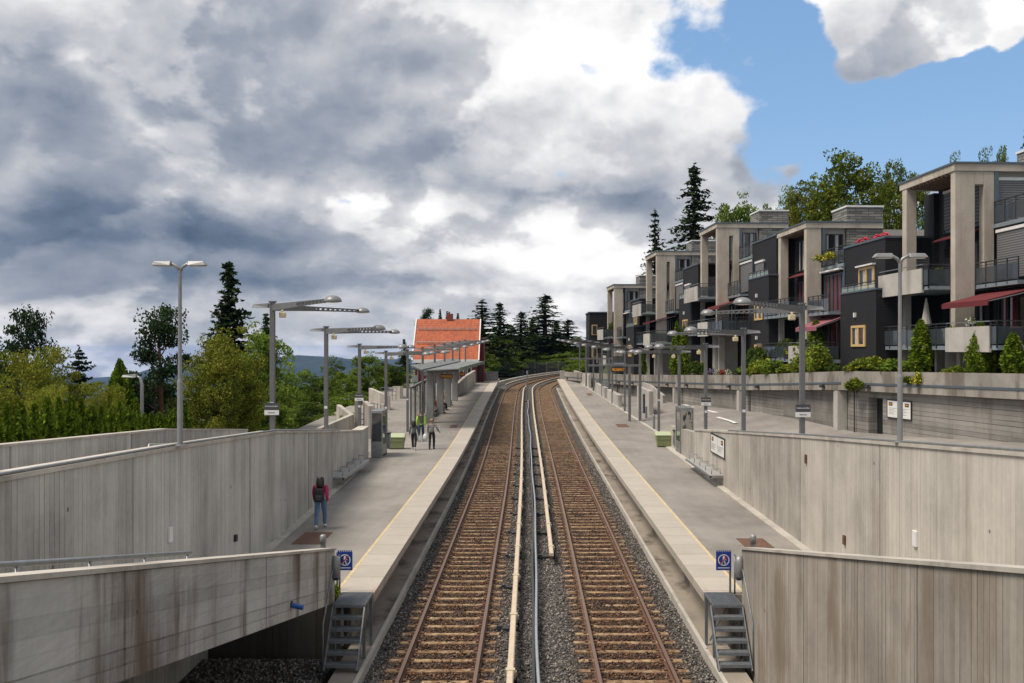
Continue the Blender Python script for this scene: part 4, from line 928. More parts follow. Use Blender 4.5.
# ---------------------------------------------------------------- podium (garage wall with planters)
zt_pod = lambda y: float(np.interp(y, [28, 36.9, 50.9, 63.7, 76.5, 92, 121], [5.68, 5.50, 5.28, 4.72, 4.38, 4.0, 3.6]))
POD = [(28, 50.6, 'nearest grey garage wall with planter, right of the dark door'), (50.6, 63.9, 'second garage wall section left of the dark door, under the conifer shrubs'), (63.9, 77.2, 'third garage wall section under the flower planter'), (77.2, 92, 'fourth garage wall section far along the row'), (92, 120, 'farthest low garage wall section')]
for i, (y0, y1, lab) in enumerate(POD):
    t = thing('garage_wall', lab, 'garage wall', (podx(y0), y0, 1.9), 'garage walls under the apartments')
    ys = list(np.linspace(y0, y1, 6)); j = .18 if i % 2 else 0
    zt = lambda y: zt_pod(y)-(0 if i == 0 else .0)
    if i == 0:
        # wall with a door opening
        mb = MB(); W1 = [y for y in ys if y < 47.4]+[47.4]
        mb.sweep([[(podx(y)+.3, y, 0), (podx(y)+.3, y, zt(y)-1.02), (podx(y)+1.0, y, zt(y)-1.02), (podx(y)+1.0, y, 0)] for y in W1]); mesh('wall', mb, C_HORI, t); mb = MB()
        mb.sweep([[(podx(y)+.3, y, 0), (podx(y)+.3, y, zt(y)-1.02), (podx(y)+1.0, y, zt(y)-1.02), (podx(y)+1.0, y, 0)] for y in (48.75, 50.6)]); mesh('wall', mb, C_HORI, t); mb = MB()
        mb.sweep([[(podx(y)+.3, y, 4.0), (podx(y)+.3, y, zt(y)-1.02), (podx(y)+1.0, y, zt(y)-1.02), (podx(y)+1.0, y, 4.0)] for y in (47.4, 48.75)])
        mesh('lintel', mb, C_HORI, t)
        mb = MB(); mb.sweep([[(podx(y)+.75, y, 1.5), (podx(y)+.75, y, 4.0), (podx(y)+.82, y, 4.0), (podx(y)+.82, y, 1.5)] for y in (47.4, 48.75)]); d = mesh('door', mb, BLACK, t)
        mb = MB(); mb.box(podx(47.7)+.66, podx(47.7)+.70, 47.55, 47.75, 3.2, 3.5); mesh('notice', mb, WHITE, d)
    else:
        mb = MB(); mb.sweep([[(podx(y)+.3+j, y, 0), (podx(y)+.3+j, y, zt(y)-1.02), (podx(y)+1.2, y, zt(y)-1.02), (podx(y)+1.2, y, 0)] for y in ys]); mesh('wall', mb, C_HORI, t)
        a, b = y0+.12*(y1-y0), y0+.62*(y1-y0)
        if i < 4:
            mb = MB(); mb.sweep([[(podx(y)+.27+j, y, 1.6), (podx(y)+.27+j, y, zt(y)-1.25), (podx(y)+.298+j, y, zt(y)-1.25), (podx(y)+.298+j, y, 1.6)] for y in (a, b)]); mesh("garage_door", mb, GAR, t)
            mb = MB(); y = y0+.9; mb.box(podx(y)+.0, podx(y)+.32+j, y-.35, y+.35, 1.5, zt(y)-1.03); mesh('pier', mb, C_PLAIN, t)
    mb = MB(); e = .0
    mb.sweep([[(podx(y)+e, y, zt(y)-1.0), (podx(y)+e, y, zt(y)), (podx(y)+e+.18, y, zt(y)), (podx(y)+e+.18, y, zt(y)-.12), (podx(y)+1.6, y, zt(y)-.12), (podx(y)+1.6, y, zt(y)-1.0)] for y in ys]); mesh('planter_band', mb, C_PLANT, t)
    mb = MB(); mb.sweep([[(podx(y)-.03, y, zt(y)-.68), (podx(y)-.03, y, zt(y)-.58), (podx(y)-.002, y, zt(y)-.58), (podx(y)-.002, y, zt(y)-.68)] for y in (ys[0]+.3, ys[-1]-.3)]); mesh('pipe_rail', mb, FLASH, t)
    for y in (y0+2.2, y1-2.5):
        mb = MB(); x = podx(y); mb.box(x-.22, x-.0, y-.18, y+.18, zt(y)-.86, zt(y)-.74); mb.box(x-.1, x, y-.05, y+.05, zt(y)-.74, zt(y)-.69); mesh('wall_lamp', mb, DARKM, t)
    mb = MB(); y = y1-.7; mb.tube([(podx(y)+.18+j*0, y, 1.7), (podx(y)+.18, y, zt(y)-1.02)], .035); mesh('downpipe', mb, DARKM, t)
mb = MB(); ys = [28, 50.6, 63.9, 77.2, 92, 120]
mb.sweep([[(podx(y)+1.6, y, zt_pod(y)-.9), (podx(y)+1.6, y, zt_pod(y)-.2), (podx(y)+14, y, zt_pod(y)-.2), (podx(y)+14, y, zt_pod(y)-.9)] for y in ys]); struct('terrace', mb, C_PLAIN)
# ================================================================ lamp masts
def text(s, size, m, parent, loc, rot, name='lettering', align='CENTER', ext=.002):
    c = bpy.data.curves.new(name, 'FONT'); c.body = s; c.size = size; c.align_x = align; c.align_y = 'CENTER'; c.extrude = ext
    o = bpy.data.objects.new(name, c); COL.objects.link(o); bpy.context.view_layer.update()
    me = bpy.data.meshes.new_from_object(o.evaluated_get(bpy.context.evaluated_depsgraph_get())); bpy.data.objects.remove(o)
    me.materials.clear(); me.materials.append(m); o = bpy.data.objects.new(name, me); COL.objects.link(o)
    o.parent = parent; o.location = loc; o.rotation_euler = rot; return o
def mast_proto(sg, street_head):
    """sg=+1: arms reach +x. Base at the origin, head at z=Hm"""
    t = thing('lamp_mast', '', 'lamp mast', (0, 0, 0), 'lamp masts along the platforms', world=False); Hm = 5.0
    mb = MB(); mb.box(-.075, .075, -.065, .065, -1.6, Hm+.12); mesh('column', mb, MAST, t, bevel=.012)
    mb = MB(); mb.box(-.1, .1, -.09, .09, Hm+.121, Hm+.17); mesh('column_cap', mb, MAST, t)
    for ex, ey in ((2.65, -4.0), (2.15, 3.4)):
        p, q = Vector((0, 0, Hm)), Vector((sg*ex, ey, Hm)); d = (q-p).normalized(); L = (q-p).length; q = q-d*.2; mb = MB()
        m = p+d*L*.45
        # deep root plate tapering to a slotted tip
        r = d.cross(Vector((0, 0, 1)))*.03; u = Vector((0, 0, 1))
        mb.hexa([p-r-u*.13, p+r-u*.13, m+r-u*.08, m-r-u*.08], [p-r+u*.08, p+r+u*.08, m+r+u*.065, m-r+u*.065])
        mb.bar(m+u*.045, q+u*.03, .06, .04); mb.bar(m-u*.06, q-u*.025, .06, .04)
        for i in range(9): a = m+(q-m)*(i+.5)/9; mb.bar(a-u*.055, a+u*.04, .05, .22)
        mesh('arm', mb, MAST, t)
        sh = MB(); c = p+d*L; sh.lathe(c-u*.05, [(.235, 0), (.24, .015), (.225, .06), (.185, .115), (.12, .155), (.03, .17)], 20); s_ = mesh('lamp_shade', sh, DOME, t, smooth=True)
        ln = MB(); ln.lathe(c-u*.075, [(.10, 0), (.18, .012), (.19, .023)], 16); mesh('lens', ln, LENS, s_, smooth=True)
    mb = MB(); mb.box(sg*.22, sg*.40, -.12, .08, Hm-.34, Hm-.18); mb.box(sg*.26, sg*.34, -.04, .02, Hm-.18, Hm-.1); f = mesh('floodlight', mb, FLOOD, t, bevel=.02)
    f.rotation_euler = (0, 0, 0)
    if street_head:
        mb = MB(); a = -sg; mb.hexa([(a*.12, -.1, Hm-.04), (a*.62, -.1, Hm-.03), (a*.62, .1, Hm-.03), (a*.12, .1, Hm-.04)], [(a*.12, -.1, Hm+.10), (a*.58, -.07, Hm+.06), (a*.58, .07, Hm+.06), (a*.12, .1, Hm+.10)]); mb.bar((0, 0, Hm+.04), (a*.14, 0, Hm+.04), .05, .05); mesh('street_light_head', mb, LAMPP, t)
    mb = MB(); mb.box(-.06, .06, -.075, -.068, 2.0, 2.1); mesh('sticker', mb, WHITE, t)
    return t
protoL, protoR = mast_proto(1, True), mast_proto(-1, True)
usedL = usedR = False
topL = [7.74, 7.16, 6.55, 6.2, 6.25]; topR = [7.64, 7.08, 6.55, 6.3, 6.25]
def name_board(t, x, y, z, sg):
    mb = MB(); mb.box(x-.22, x+.22, y-.02, y, z-.02, z+.20); mesh('name_board', mb, simple('dark board', (.06, .062, .066), .5), t)
    mb = MB(); mb.box(x-.22, x+.22, y-.02, y, z-.17, z-.023); mesh('direction_board', mb, WHITE, t)
    o_ = Vector(t.location)
    text('Holmenkollen', .068, WHITE, t, Vector((x, y-.024, z+.095))-o_, (R(90), 0, 0)); text('Sentrum', .06, DARKM, t, Vector((x, y-.024, z-.095))-o_, (R(90), 0, 0))
BOARDS = []
for i in range(13):
    for side in (-1, 1):
        Y = (29.2 if side < 0 else 28.3)+7.72*i
        if Y > 117: continue
        if side < 0 and Y > 112: continue
        xx = side*(8.-.038*max(0, Y-60)); 
        if side < 0: xx = -7.8+(.2 if Y > 60 else 0)+.012*max(0, Y-60)
        if side > 0 and i < 4: xx = 8.05
        if side < 0 and i == 2: xx, Y = -8.42, 47.7
        top = (topL if side < 0 else topR)[i] if i < 5 else zp(Y)+5.0
        src = protoL if side < 0 else protoR
        if side < 0 and not usedL: t = src; usedL = True
        elif side > 0 and not usedR: t = src; usedR = True
        else: t = copy_tree(src)
        zb = top-5.0
        t.location = (xx, Y, zb); t['label'] = f"grey twin-arm lamp mast, {ORD[i]} from the viewer along the {'left' if side < 0 else 'right'} platform"
        ORG[t.name] = Vector((xx, Y, zb))
        if i >= 5:      # too small to show it: no street head needed
            for ch in list(t.children):
                if ch.name.startswith('sticker'): bpy.data.objects.remove(ch)
        if i in (0, 2): BOARDS.append((t, xx, Y-.09, (4.62 if i == 0 else 4.05)))
for b_ in BOARDS: name_board(*b_, 1)
# ---------------------------------------------------------------- double street lamps
def double_lamp(x, y, zb, zt, lab):
    t = thing('street_lamp', lab, 'street lamp', (x, y, zb), 'tall double headed street lamps')
    mb = MB(); mb.lathe((x, y, zb), [(.12, 0), (.12, .02), (.055, .025), (.052, (zt-zb)*.35), (.040, (zt-zb)*.37), (.034, zt-zb-.12)], 14); mesh('pole', mb, LAMPP, t, smooth=False)
    mb = MB()
    for s_ in (-1, 1): mb.tube([(x, y, zt-.16), (x+s_*.05, y, zt-.06), (x+s_*.15, y, zt), (x+s_*.2, y, zt)], [.03, .035, .032, .028], 8)
    mesh('bracket', mb, LAMPP, t, smooth=True)
    for s_ in (-1, 1):
        a, b = x+s_*.17, x+s_*.50; mb = MB(); mb.hexa([(a, y-.10, zt-.035), (b+s_*.04, y-.10, zt-.03), (b+s_*.04, y+.10, zt-.03), (a, y+.10, zt-.035)], [(a, y-.05, zt+.055), (b-s_*.02, y-.07, zt+.05), (b-s_*.02, y+.07, zt+.05), (a, y+.05, zt+.055)])
        h = mesh('lamp_head', mb, LAMPP, t, bevel=.01)
        mb = MB(); mb.box(min(a, b)+.03, max(a, b)-.01, y-.07, y+.07, zt-.05, zt-.034); mesh('lens', mb, LENS, h)
double_lamp(X(180, 19.0), 19.0, ztC(19)+.07, Z(264, 19), 'tall double headed street lamp on the left concrete wall')
double_lamp(X(900, 19.3), 19.3, ztE(19.3)+.07, Z(256, 19.3), 'tall double headed street lamp on the right concrete wall in front of the apartments')
def bent_lamp(x, y, zb, zt, lab, arm=-.55):
    t = thing('street_lamp', lab, 'street lamp', (x, y, zb), 'bent arm street lamps below the wall')
    mb = MB(); mb.tube([(x, y, zb), (x, y, zt-.35), (x+arm*.15, y, zt-.08), (x+arm*.45, y, zt)], [.085, .07, .055, .05], 10); mesh('pole', mb, LAMPP, t, smooth=True)
    mb = MB(); mb.hexa([(x+arm*.4, y-.12, zt-.05), (x+arm*1.45, y-.12, zt-.04), (x+arm*1.45, y+.12, zt-.04), (x+arm*.4, y+.12, zt-.05)], [(x+arm*.4, y-.09, zt+.09), (x+arm*1.4, y-.07, zt+.05), (x+arm*1.4, y+.07, zt+.05), (x+arm*.4, y+.09, zt+.09)]); h = mesh('lamp_head', mb, LAMPP, t)
    mb = MB(); a, b = sorted((x+arm*.5, x+arm*1.35)); mb.box(a, b, y-.09, y+.09, zt-.065, zt-.045); mesh('lens', mb, LENS, h)
bent_lamp(X(142, 40), 40, 0, Z(376, 40), 'bent grey street lamp in front of the green hedge trees at left')
bent_lamp(X(230, 64), 64, -4, Z(409, 64), 'small bent street lamp in front of the big leafy tree', -.6)
bent_lamp(X(340, 82), 82, -4, Z(399, 82), 'small distant street lamp behind the zigzag walls', .6)
# ================================================================ platform things
def wheelie(x, y, z, lab):
    t = thing('grit_bin', lab, 'grit bin', (x, y, z), 'green grit bins on the platforms')
    mb = MB(); w, d, h = .88, .62, .62
    mb.hexa([(x-w*.41, y-d*.4, z+.04), (x+w*.41, y-d*.4, z+.04), (x+w*.41, y+d*.4, z+.04), (x-w*.41, y+d*.4, z+.04)], [(x-w*.47, y-d*.47, z+.38), (x+w*.47, y-d*.47, z+.38), (x+w*.47, y+d*.47, z+.38), (x-w*.47, y+d*.47, z+.38)])
    mb.hexa([(x-w*.5, y-d*.5, z+.40), (x+w*.5, y-d*.5, z+.40), (x+w*.5, y+d*.5, z+.40), (x-w*.5, y+d*.5, z+.40)], [(x-w*.52, y-d*.52, z+h), (x+w*.52, y-d*.52, z+h), (x+w*.52, y+d*.52, z+h+.08), (x-w*.52, y+d*.52, z+h+.08)])
    mb.box(x-w*.47, x+w*.47, y-d*.46, y+d*.46, z+.375, z+.405); mesh('bin_body', mb, GREENB, t, bevel=.02)
    mb = MB(); mb.hexa([(x-w*.56, y-d*.58, z+h+.002), (x+w*.56, y-d*.58, z+h+.002), (x+w*.56, y+d*.55, z+h+.085), (x-w*.56, y+d*.55, z+h+.085)], [(x-w*.53, y-d*.54, z+h+.05), (x+w*.53, y-d*.54, z+h+.05), (x+w*.48, y+d*.45, z+h+.19), (x-w*.48, y+d*.45, z+h+.19)]); mesh('lid', mb, GREENL, t, bevel=.02)
    for sx_ in (-.3, .3):
        mb = MB(); mb.box(x+sx_-.07, x+sx_+.07, y-d*.38, y+d*.38, z, z+.05); mesh('foot', mb, DARKM, t)
wheelie(X(664, 52), 52, zp(52), 'green lidded grit bin on the right platform'); wheelie(X(396.5, 51), 51, zp(51), 'green lidded grit bin on the left platform behind the display case')
def case(x0, x1, y, z0, z1, sg, lab):
    t = thing('display_case', lab, 'display case', ((x0+x1)/2, y, z0), 'steel display cases'); cx = (x0+x1)/2
    # stands along the platform: wide side faces the track
    L = 1.5; xf = x1 if sg > 0 else x0; xb = x0 if sg > 0 else x1
    mb = MB(); a, b = sorted((xf, xb)); mb.box(a, b, y, y+.1, z0, z1); mb.box(a, b, y+L-.1, y+L, z0, z1); mb.box(a, b, y+.1, y+L-.1, z1-.16, z1); mb.box(a, b, y+.1, y+L-.1, z0+.12, z0+.62); mb.box(xb-.02, xb+.02, y+.1, y+L-.1, z0+.62, z1-.16) ; mesh('frame', mb, STEEL, t, bevel=.012)
    mb = MB(); mb.box(a+.05, b-.05, y-.008, y-.001, z1-1.5, z1-.12); mesh('poster', mb, POSTER if sg < 0 else WIN, t)
    mb = MB(); mb.box(xf-.03*sg-.005, xf-.03*sg+.005, y+.1, y+L-.1, z0+.62, z1-.16); mesh('glass', mb, WIN, t)
    mb = MB(); mb.box(a+.08, b-.08, y+.2, y+L-.2, z0, z0+.12); mesh('base', mb, DARKM, t)
def poster_mat():
    m, t, b, v = newmat('peeling mirror poster'); n = noise(t, vscale(t, v, (3, 3, 1.1)), 1.9, 4, .6, .6); c = mixc(t, remap(t, n, .44, .50), (.035, .035, .035), (.33, .31, .28)); c = mixc(t, M(t, 'LESS_THAN', noise(t, v, 6, 3), .36), c, (.5, .36, .12)); setc(t, b, c); b.inputs['Roughness'].default_value = .3; return m
POSTER = poster_mat()
case(X(680, 48.3), X(693.5, 48.3)-.0, 48.3, zp(48), zp(48)+2.36, -1, 'tall steel display case with peeling poster at the end of the right wall')
case(X(371, 47), X(382.5, 47), 47, zp(48), zp(48)+2.3, 1, 'tall steel display case with dark glass at the end of the left wall')
def sq_box(x, y, z, lab):
    t = thing('waste_bin', lab, 'waste bin', (x, y, z), 'waste bins by the display cases'); mb = MB(); mb.box(x-.22, x+.22, y-.2, y+.2, z+.25, z+1.0); mesh('bin_body', mb, STEEL, t, bevel=.02)
    mb = MB(); mb.box(x-.24, x+.24, y-.22, y+.22, z+1.002, z+1.06); mesh('lid', mb, DARKM, t); mb = MB(); mb.box(x-.05, x+.05, y-.05, y+.05, z, z+.25); mesh('foot', mb, DARKM, t)
sq_box(X(677.5, 50.5), 50.5, zp(50), 'square steel waste bin between the display case and the right grit bin'); sq_box(X(386, 48.9), 48.9, zp(49), 'square steel waste bin between the display case and the left grit bin')
def wall_bench(xw, sg, y0, y1, z, lab):
    t = thing('bench', lab, 'bench', (xw, (y0+y1)/2, z), 'wall benches'); d = .5
    mb = MB()
    for i in range(6): mb.box(xw+sg*(.06+i*.08), xw+sg*(.12+i*.08), y0, y1, z+.43, z+.46)
    mesh('seat', mb, BENCHM, t)
    mb = MB(); mb.box(xw, xw+sg*.54, y0, y0+.06, z+.34, z+.425); mb.box(xw, xw+sg*.54, y1-.06, y1, z+.34, z+.425); mb.box(xw+sg*.48, xw+sg*.54, y0, y1, z+.36, z+.425); mesh('frame', mb, STEEL, t)
    n = 5
    for i in range(n):
        y = y0+.3+(y1-y0-.6)*i/(n-1); mb = MB(); mb.tube([(xw+sg*.08, y, z+.46), (xw+sg*.08, y, z+.66), (xw+sg*.42, y, z+.66), (xw+sg*.42, y, z+.46)], .016, 6); mesh('armrest', mb, STEEL, t, smooth=True)
BENCHM = stripes('perforated pale bench steel', (.45, .45, .44), (.14, .14, .14), .11, 1, .3)
wall_bench(XC(39.5), 1, 36.6, 42.6, zp(39), 'pale slatted wall bench with armrests on the left wall'); wall_bench(XE(39), -1, 37.2, 43.0, zp(39), 'pale slatted wall bench with armrests on the right wall under the notice board')
def notice_board(x, y0, y1, z0, z1, lab, axis='x', face=-1):
    t = thing('notice_board', lab, 'notice board', (x, (y0+y1)/2, z0), 'white notice boards')
    mb = MB(); mb.box(x, x+face*.04, y0, y1, z0, z1); mesh('panel', mb, WHITE, t)
    mb = MB(); e = .05; f = x+face*.05
    for a, b, c, d in ((y0-e, y1+e, z1, z1+e), (y0-e, y1+e, z0-e, z0), (y0-e, y0, z0, z1), (y1, y1+e, z0, z1)): mb.box(x, f, a, b, c, d)
    mesh('frame', mb, DARKM, t); ym = (y0+y1)/2
    for a in (y1-.14*(y1-y0), y0+.16*(y1-y0)):
        mb = MB(); mb.box(f, x+face*.041, a-.16, a+.16, z1-.24, z1-.08); mesh('emblem', mb, BLACK, t); mb = MB(); mb.box(x+face*.053, x+face*.0505, a-.10, a+.12, z1-.20, z1-.12); mesh('emblem', mb, ORANGE, t)
    mb = MB()
    for a0, a1 in ((y0+.12, ym-.1), (ym+.1, y1-.12)):
        for i, k in enumerate((.9, .6, .8, .5, .7)): zz_ = z1-.36-i*(z1-z0-.45)/5; mb.box(x+face*.043, x+face*.0402, a1-(a1-a0)*k, a1, zz_-.008, zz_+.008)
    mb.box(x+face*.045, x+face*.0402, ym-.008, ym+.008, z0, z1); mesh('printed_lines', mb, STEEL, t)
notice_board(XE(38)-.0, 36.9, 39.6, 2.25, 2.95, 'white notice board with yellow emblems on the right platform wall'); 
notice_board(podx(45.9)+.285, 44.9, 46.9, 3.15, 3.95, 'white notice board on the garage wall right of the dark door'); bpy.data.objects[-1 if False else [o.name for o in S.objects if o.get('label', '').startswith('white notice board on the garage')][0]].rotation_euler = (0, 0, R(10))
# ticket machine, bollards
t = thing('ticket_machine', 'dark navy ticket machine with a red mark on the right plaza', 'ticket machine', (X(646.5, 72), 72, zp(72)))
x = X(646.8, 72); z = zp(72); mb = MB(); mb.box(x-.27, x+.27, 71.8, 72.4, z, z+1.55); mesh('cabinet', mb, NAVY, t, bevel=.03)
mb = MB(); mb.box(x-.2, x+.05, 71.785, 71.799, z+1.2, z+1.36); mesh('mark', mb, RED, t); mb = MB(); mb.box(x-.15, x+.15, 71.785, 71.799, z+.75, z+1.1); mesh('screen', mb, DARKM, t)
for i, (px, Y, lab) in enumerate(((654, 61.5, 'slim grey bollard behind the right grit bin'), (646.2, 68.5, 'slim grey bollard in front of the navy ticket machine'), (617, 96, 'slim grey bollard far along the right plaza'), (611, 101, 'farthest slim grey bollard on the right plaza'))):
    x = X(px, Y); zz_ = zp(Y); mb = MB(); mb.lathe((x, Y, zz_-.1), [(.075, 0), (.075, 1.02), (.05, 1.06)], 12); lone('bollard', mb, STEEL, lab, 'bollard', 'slim grey bollards')
# display portals with amber panels
def portal(Y, x0, x1, z, posts, disp, lab, nl=None):
    t = thing('display_portal', lab, 'display portal', (x1, Y, zp(Y)), 'steel portals with information displays')
    mb = MB(); mb.box(x0, x1, Y-.06, Y+.06, z-.14, z); mesh('beam', mb, MAST, t, bevel=.01)
    for xp in posts: mb = MB(); mb.box(xp-.09, xp+.09, Y-.09, Y+.09, zp(Y)-.1, z-.142); mesh('post', mb, MAST, t, bevel=.01)
    if disp:
        a, b = disp; mb = MB(); mb.box(a, b, Y-.22, Y-.08, z-.52, z-.18); h = mesh('display', mb, DARKM, t); mb = MB(); mb.box(a+.05, b-.05, Y-.228, Y-.2215, z-.44, z-.26); mesh('amber_screen', mb, AMBER, h)
        mb = MB(); mb.box(a+.1, a+.14, Y-.12, Y-.06, z-.18, z-.13); mb.box(b-.14, b-.1, Y-.12, Y-.06, z-.18, z-.13); mesh('hanger', mb, MAST, t)
def amber():
    m, t, b, v = newmat('amber display'); n = noise(t, vscale(t, v, (14, 1, 6)), 2, 2); c = mixc(t, remap(t, n, .45, .5), (.06, .03, .01), (.6, .22, .02)); setc(t, b, c); t.links.new(c, b.inputs['Emission Color']); b.inputs['Emission Strength'].default_value = .1; return m
AMBER = amber()
portal(67, X(588, 67), X(642, 67), Z(364.5, 67), [X(629.6, 67), X(640, 67)], (X(611, 67), X(625, 67)), 'nearer grey steel portal over the right platform with a hanging amber display')
portal(95, X(569.5, 95), X(612, 95), Z(358, 95), [X(600, 95), X(609, 95)], None, 'farther grey steel portal over the right platform')
# low walls and shelters on the right plaza
def lowwall(pts, th, h, m, lab, group=None, zf=zp, name='low_wall', z0=None):
    mb = MB()
    for (xa, ya, ha), (xb, yb, hb) in zip(pts, pts[1:]):
        d = Vector((xb-xa, yb-ya, 0)).normalized(); n = Vector((-d.y, d.x, 0))*th/2; za, zb_ = (zf(ya), zf(yb)) if z0 is None else (z0, z0)
        A, B = Vector((xa, ya, 0)), Vector((xb, yb, 0)); u = Vector((0, 0, 1)); e = d*.0
        mb.hexa([A-n+u*(za-.6), A+n+u*(za-.6), B+n+u*(zb_-.6), B-n+u*(zb_-.6)], [A-n+u*(za+ha), A+n+u*(za+ha), B+n+u*(zb_+hb), B-n+u*(zb_+hb)])
    return lone(name, mb, m, lab, 'concrete wall', group)
lowwall([(XE(44)+.2, 44.02, 1.5), (X(672, 52.5), 52.5, 1.1)], .3, 1, C_WALL_R, 'short concrete wall joining the display case to the right plaza')
lowwall([(7.5, 79, .95), (7.15, 86, 1.0)], .35, 1, C_PLAIN, 'nearer pale concrete block wall beside the right platform', 'low plaza walls')
lowwall([(7.1, 88, 1.0), (6.75, 96, 1.0)], .35, 1, C_PLAIN, 'farther pale concrete block wall beside the right platform', 'low plaza walls')
lowwall([(8.9, 69.8, 1.9), (8.7, 76, 1.9)], .3, 1, C_PLAIN, 'upright pale concrete slab left of the navy ticket machine', 'low plaza walls')
lowwall([(X(664, 79), 79, .95), (X(650, 80.5), 80.5, 1.75), (X(643, 81), 81, 1.9)], .3, 1, C_PLAIN, 'sloping concrete ramp wall behind the navy ticket machine', 'low plaza walls')
lowwall([(6.6, 104, 1.35), (5.7, 119, 1.15)], .3, 1, C_PLAIN, 'long low concrete wall behind the farthest right lamp masts', 'low plaza walls')
for i, (px, Y, h, lab) in enumerate(((606.5, 90, 1.5, 'grey steel cabinet beside the farther low wall on the right plaza'), (600, 97, 1.3, 'smaller grey steel cabinet farther along the right plaza'))):
    x = X(px, Y)-.1; z = zp(Y); t = thing('electric_cabinet', lab, 'electric cabinet', (x, Y, z), 'plaza cabinets'); mb = MB(); mb.box(x-.3, x+.3, Y-.2, Y+.2, z, z+h); mesh('cabinet', mb, STEEL, t, bevel=.02); mb = MB(); mb.box(x-.26, x+.26, Y-.215, Y-.201, z+.1, z+h-.1); mesh('door', mb, LAMPP, t)
# left plaza zigzag walls
GW = 'zigzag concrete walls of the left plaza'
lowwall([(X(319, 50), 50, Z(428, 50)-zp(50)), (X(351, 57), 57, Z(414.5, 57)-zp(57))], .28, 1, C_WALL_R, 'left leg of the zigzag wall with a sloping top, planted behind', GW)
lowwall([(X(351, 57)+.05, 57, Z(414.5, 57)-zp(57)), (X(338.5, 68), 68, Z(404.5, 68)-zp(68))], .28, 1, C_WALL_R, 'right leg of the zigzag wall running back to the small street lamp', GW)
lowwall([(X(357, 60), 60, Z(396, 60)-zp(60)), (X(359, 61), 61, Z(396, 61)-zp(61))], .3, 1, C_WALL_R, 'narrow upright concrete wall end between the zigzag walls', GW)
lowwall([(X(365, 62), 62, Z(401, 62)-zp(62)), (X(371, 56), 56, Z(406, 56)-zp(56))], .28, 1, C_WALL_R, 'small sloping concrete wall left of the display case', GW)
lowwall([(X(370.5, 80), 80, Z(388, 80)-zp(80)), (X(386.5, 76), 76, Z(395, 76)-zp(76)), (X(390, 76), 76, Z(396, 76)-zp(76))], .3, 1, C_WALL_R, 'large concrete wall with sloping top behind the third left lamp mast', GW)
lowwall([(X(395.5, 92), 92, Z(388, 92)-zp(92)), (X(401.5, 88), 88, Z(386, 88)-zp(88))], .3, 1, C_WALL_R, 'upright concrete wall left of the red house', GW)
lowwall([(-7.0, 90, 1.05), (-6.6, 100, 1.5), (-6.25, 110, 1.6)], .3, 1, C_WALL_R, 'pale concrete wall between the canopy and the red house', GW)
def rails(a, b, z0, z1, lab, n=4, bars=3):
    t = thing('railing', lab, 'railing', (a[0], a[1], z0), 'plaza railings'); mb = MB(); h = 1.05
    for k in range(bars): f = .35+.65*k/(bars-1); mb.tube([(a[0], a[1], z0+h*f), (b[0], b[1], z1+h*f)], .028, 6)
    mesh('rail', mb, STEEL, t, smooth=True)
    for i in range(n+1):
        f = i/n; x, y, z = a[0]+(b[0]-a[0])*f, a[1]+(b[1]-a[1])*f, z0+(z1-z0)*f; mb = MB(); mb.cyl((x, y, z-.1), (x, y, z+h+.02), .03, n=6); mesh('post', mb, STEEL, t)
rails((X(345, 63), 63), (X(372, 60), 60), zp(60), zp(60), 'steel railing right of the zigzag wall')
rails((X(371, 70), 70), (X(384, 68), 68), zp(69), zp(69), 'steel railing in front of the large sloping wall')
rails((X(381, 86), 86), (X(396, 86), 86), zp(86)+.1, zp(86)+.1, 'steel railing between the sloping wall and the upright wall')
# cabinet at the end of the left platform
t = thing('electric_cabinet', 'pale grey cabinet with a yellow sign at the far end of the left platform', 'electric cabinet', (X(491.5, 118), 118, zp(118)))
x0, x1 = X(485.5, 118), X(498, 118); mb = MB(); mb.box(x0, x1, 117.6, 118.6, zp(118), zp(118)+.98); mesh('cabinet', mb, LAMPP, t, bevel=.03); mb = MB(); mb.box(x0-.03, x1+.03, 117.55, 118.65, zp(118)+.982, zp(118)+1.04); mesh('lid', mb, STEEL, t)
mb = MB(); a = (x0+x1)/2+.05; mb.ext([(a-.18, 117.585, zp(118)+.55), (a+.18, 117.585, zp(118)+.55), (a, 117.585, zp(118)+.86)], (0, -.004, 0)); mesh('warning_mark', mb, ORANGE, t)
# small things at the far right
t = thing('utility_box', 'bright blue box on a pale post at the far end of the right platform', 'utility box', (X(566, 121.5), 121.5, zp(121)))
x = X(567.5, 121.5); mb = MB(); mb.box(x-.16, x+.16, 121.3, 121.6, zp(121)+.15, zp(121)+.85); mesh('box', mb, simple('bright blue', (.01, .09, .38), .5), t, bevel=.03); mb = MB(); x = X(562.5, 121.5); mb.box(x-.32, x+.25, 121.2, 121.7, zp(121)-.5, zp(121)+1.05); mesh('pale_post', mb, C_CAP, t)
# steel fence beyond the curve
t = thing('mesh_fence', 'grey steel mesh fence beyond the curving tracks', 'fence', (-5, 165, 2)); A, B = (-9., 150.), (13., 172.); n = 11; mb = MB(); me_ = MB()
for i in range(n+1):
    f = i/n; x, y = A[0]+(B[0]-A[0])*f, A[1]+(B[1]-A[1])*f; z = g(y)-.3; m2 = MB(); m2.box(x-.04, x+.04, y-.04, y+.04, z, z+2.3); mesh('post', m2, STEEL, t)
    if i < n:
        x2, y2 = A[0]+(B[0]-A[0])*(i+1)/n, A[1]+(B[1]-A[1])*(i+1)/n
        for k in range(9): zz_ = z+.25+k*.24; me_.bar((x, y, zz_), (x2, y2, zz_), .02, .02)
        for k in range(14): f2 = k/14; me_.bar((x+(x2-x)*f2, y+(y2-y)*f2, z+.2), (x+(x2-x)*f2, y+(y2-y)*f2, z+2.2), .02, .02)
mesh('mesh_panel', me_, STEEL, t)
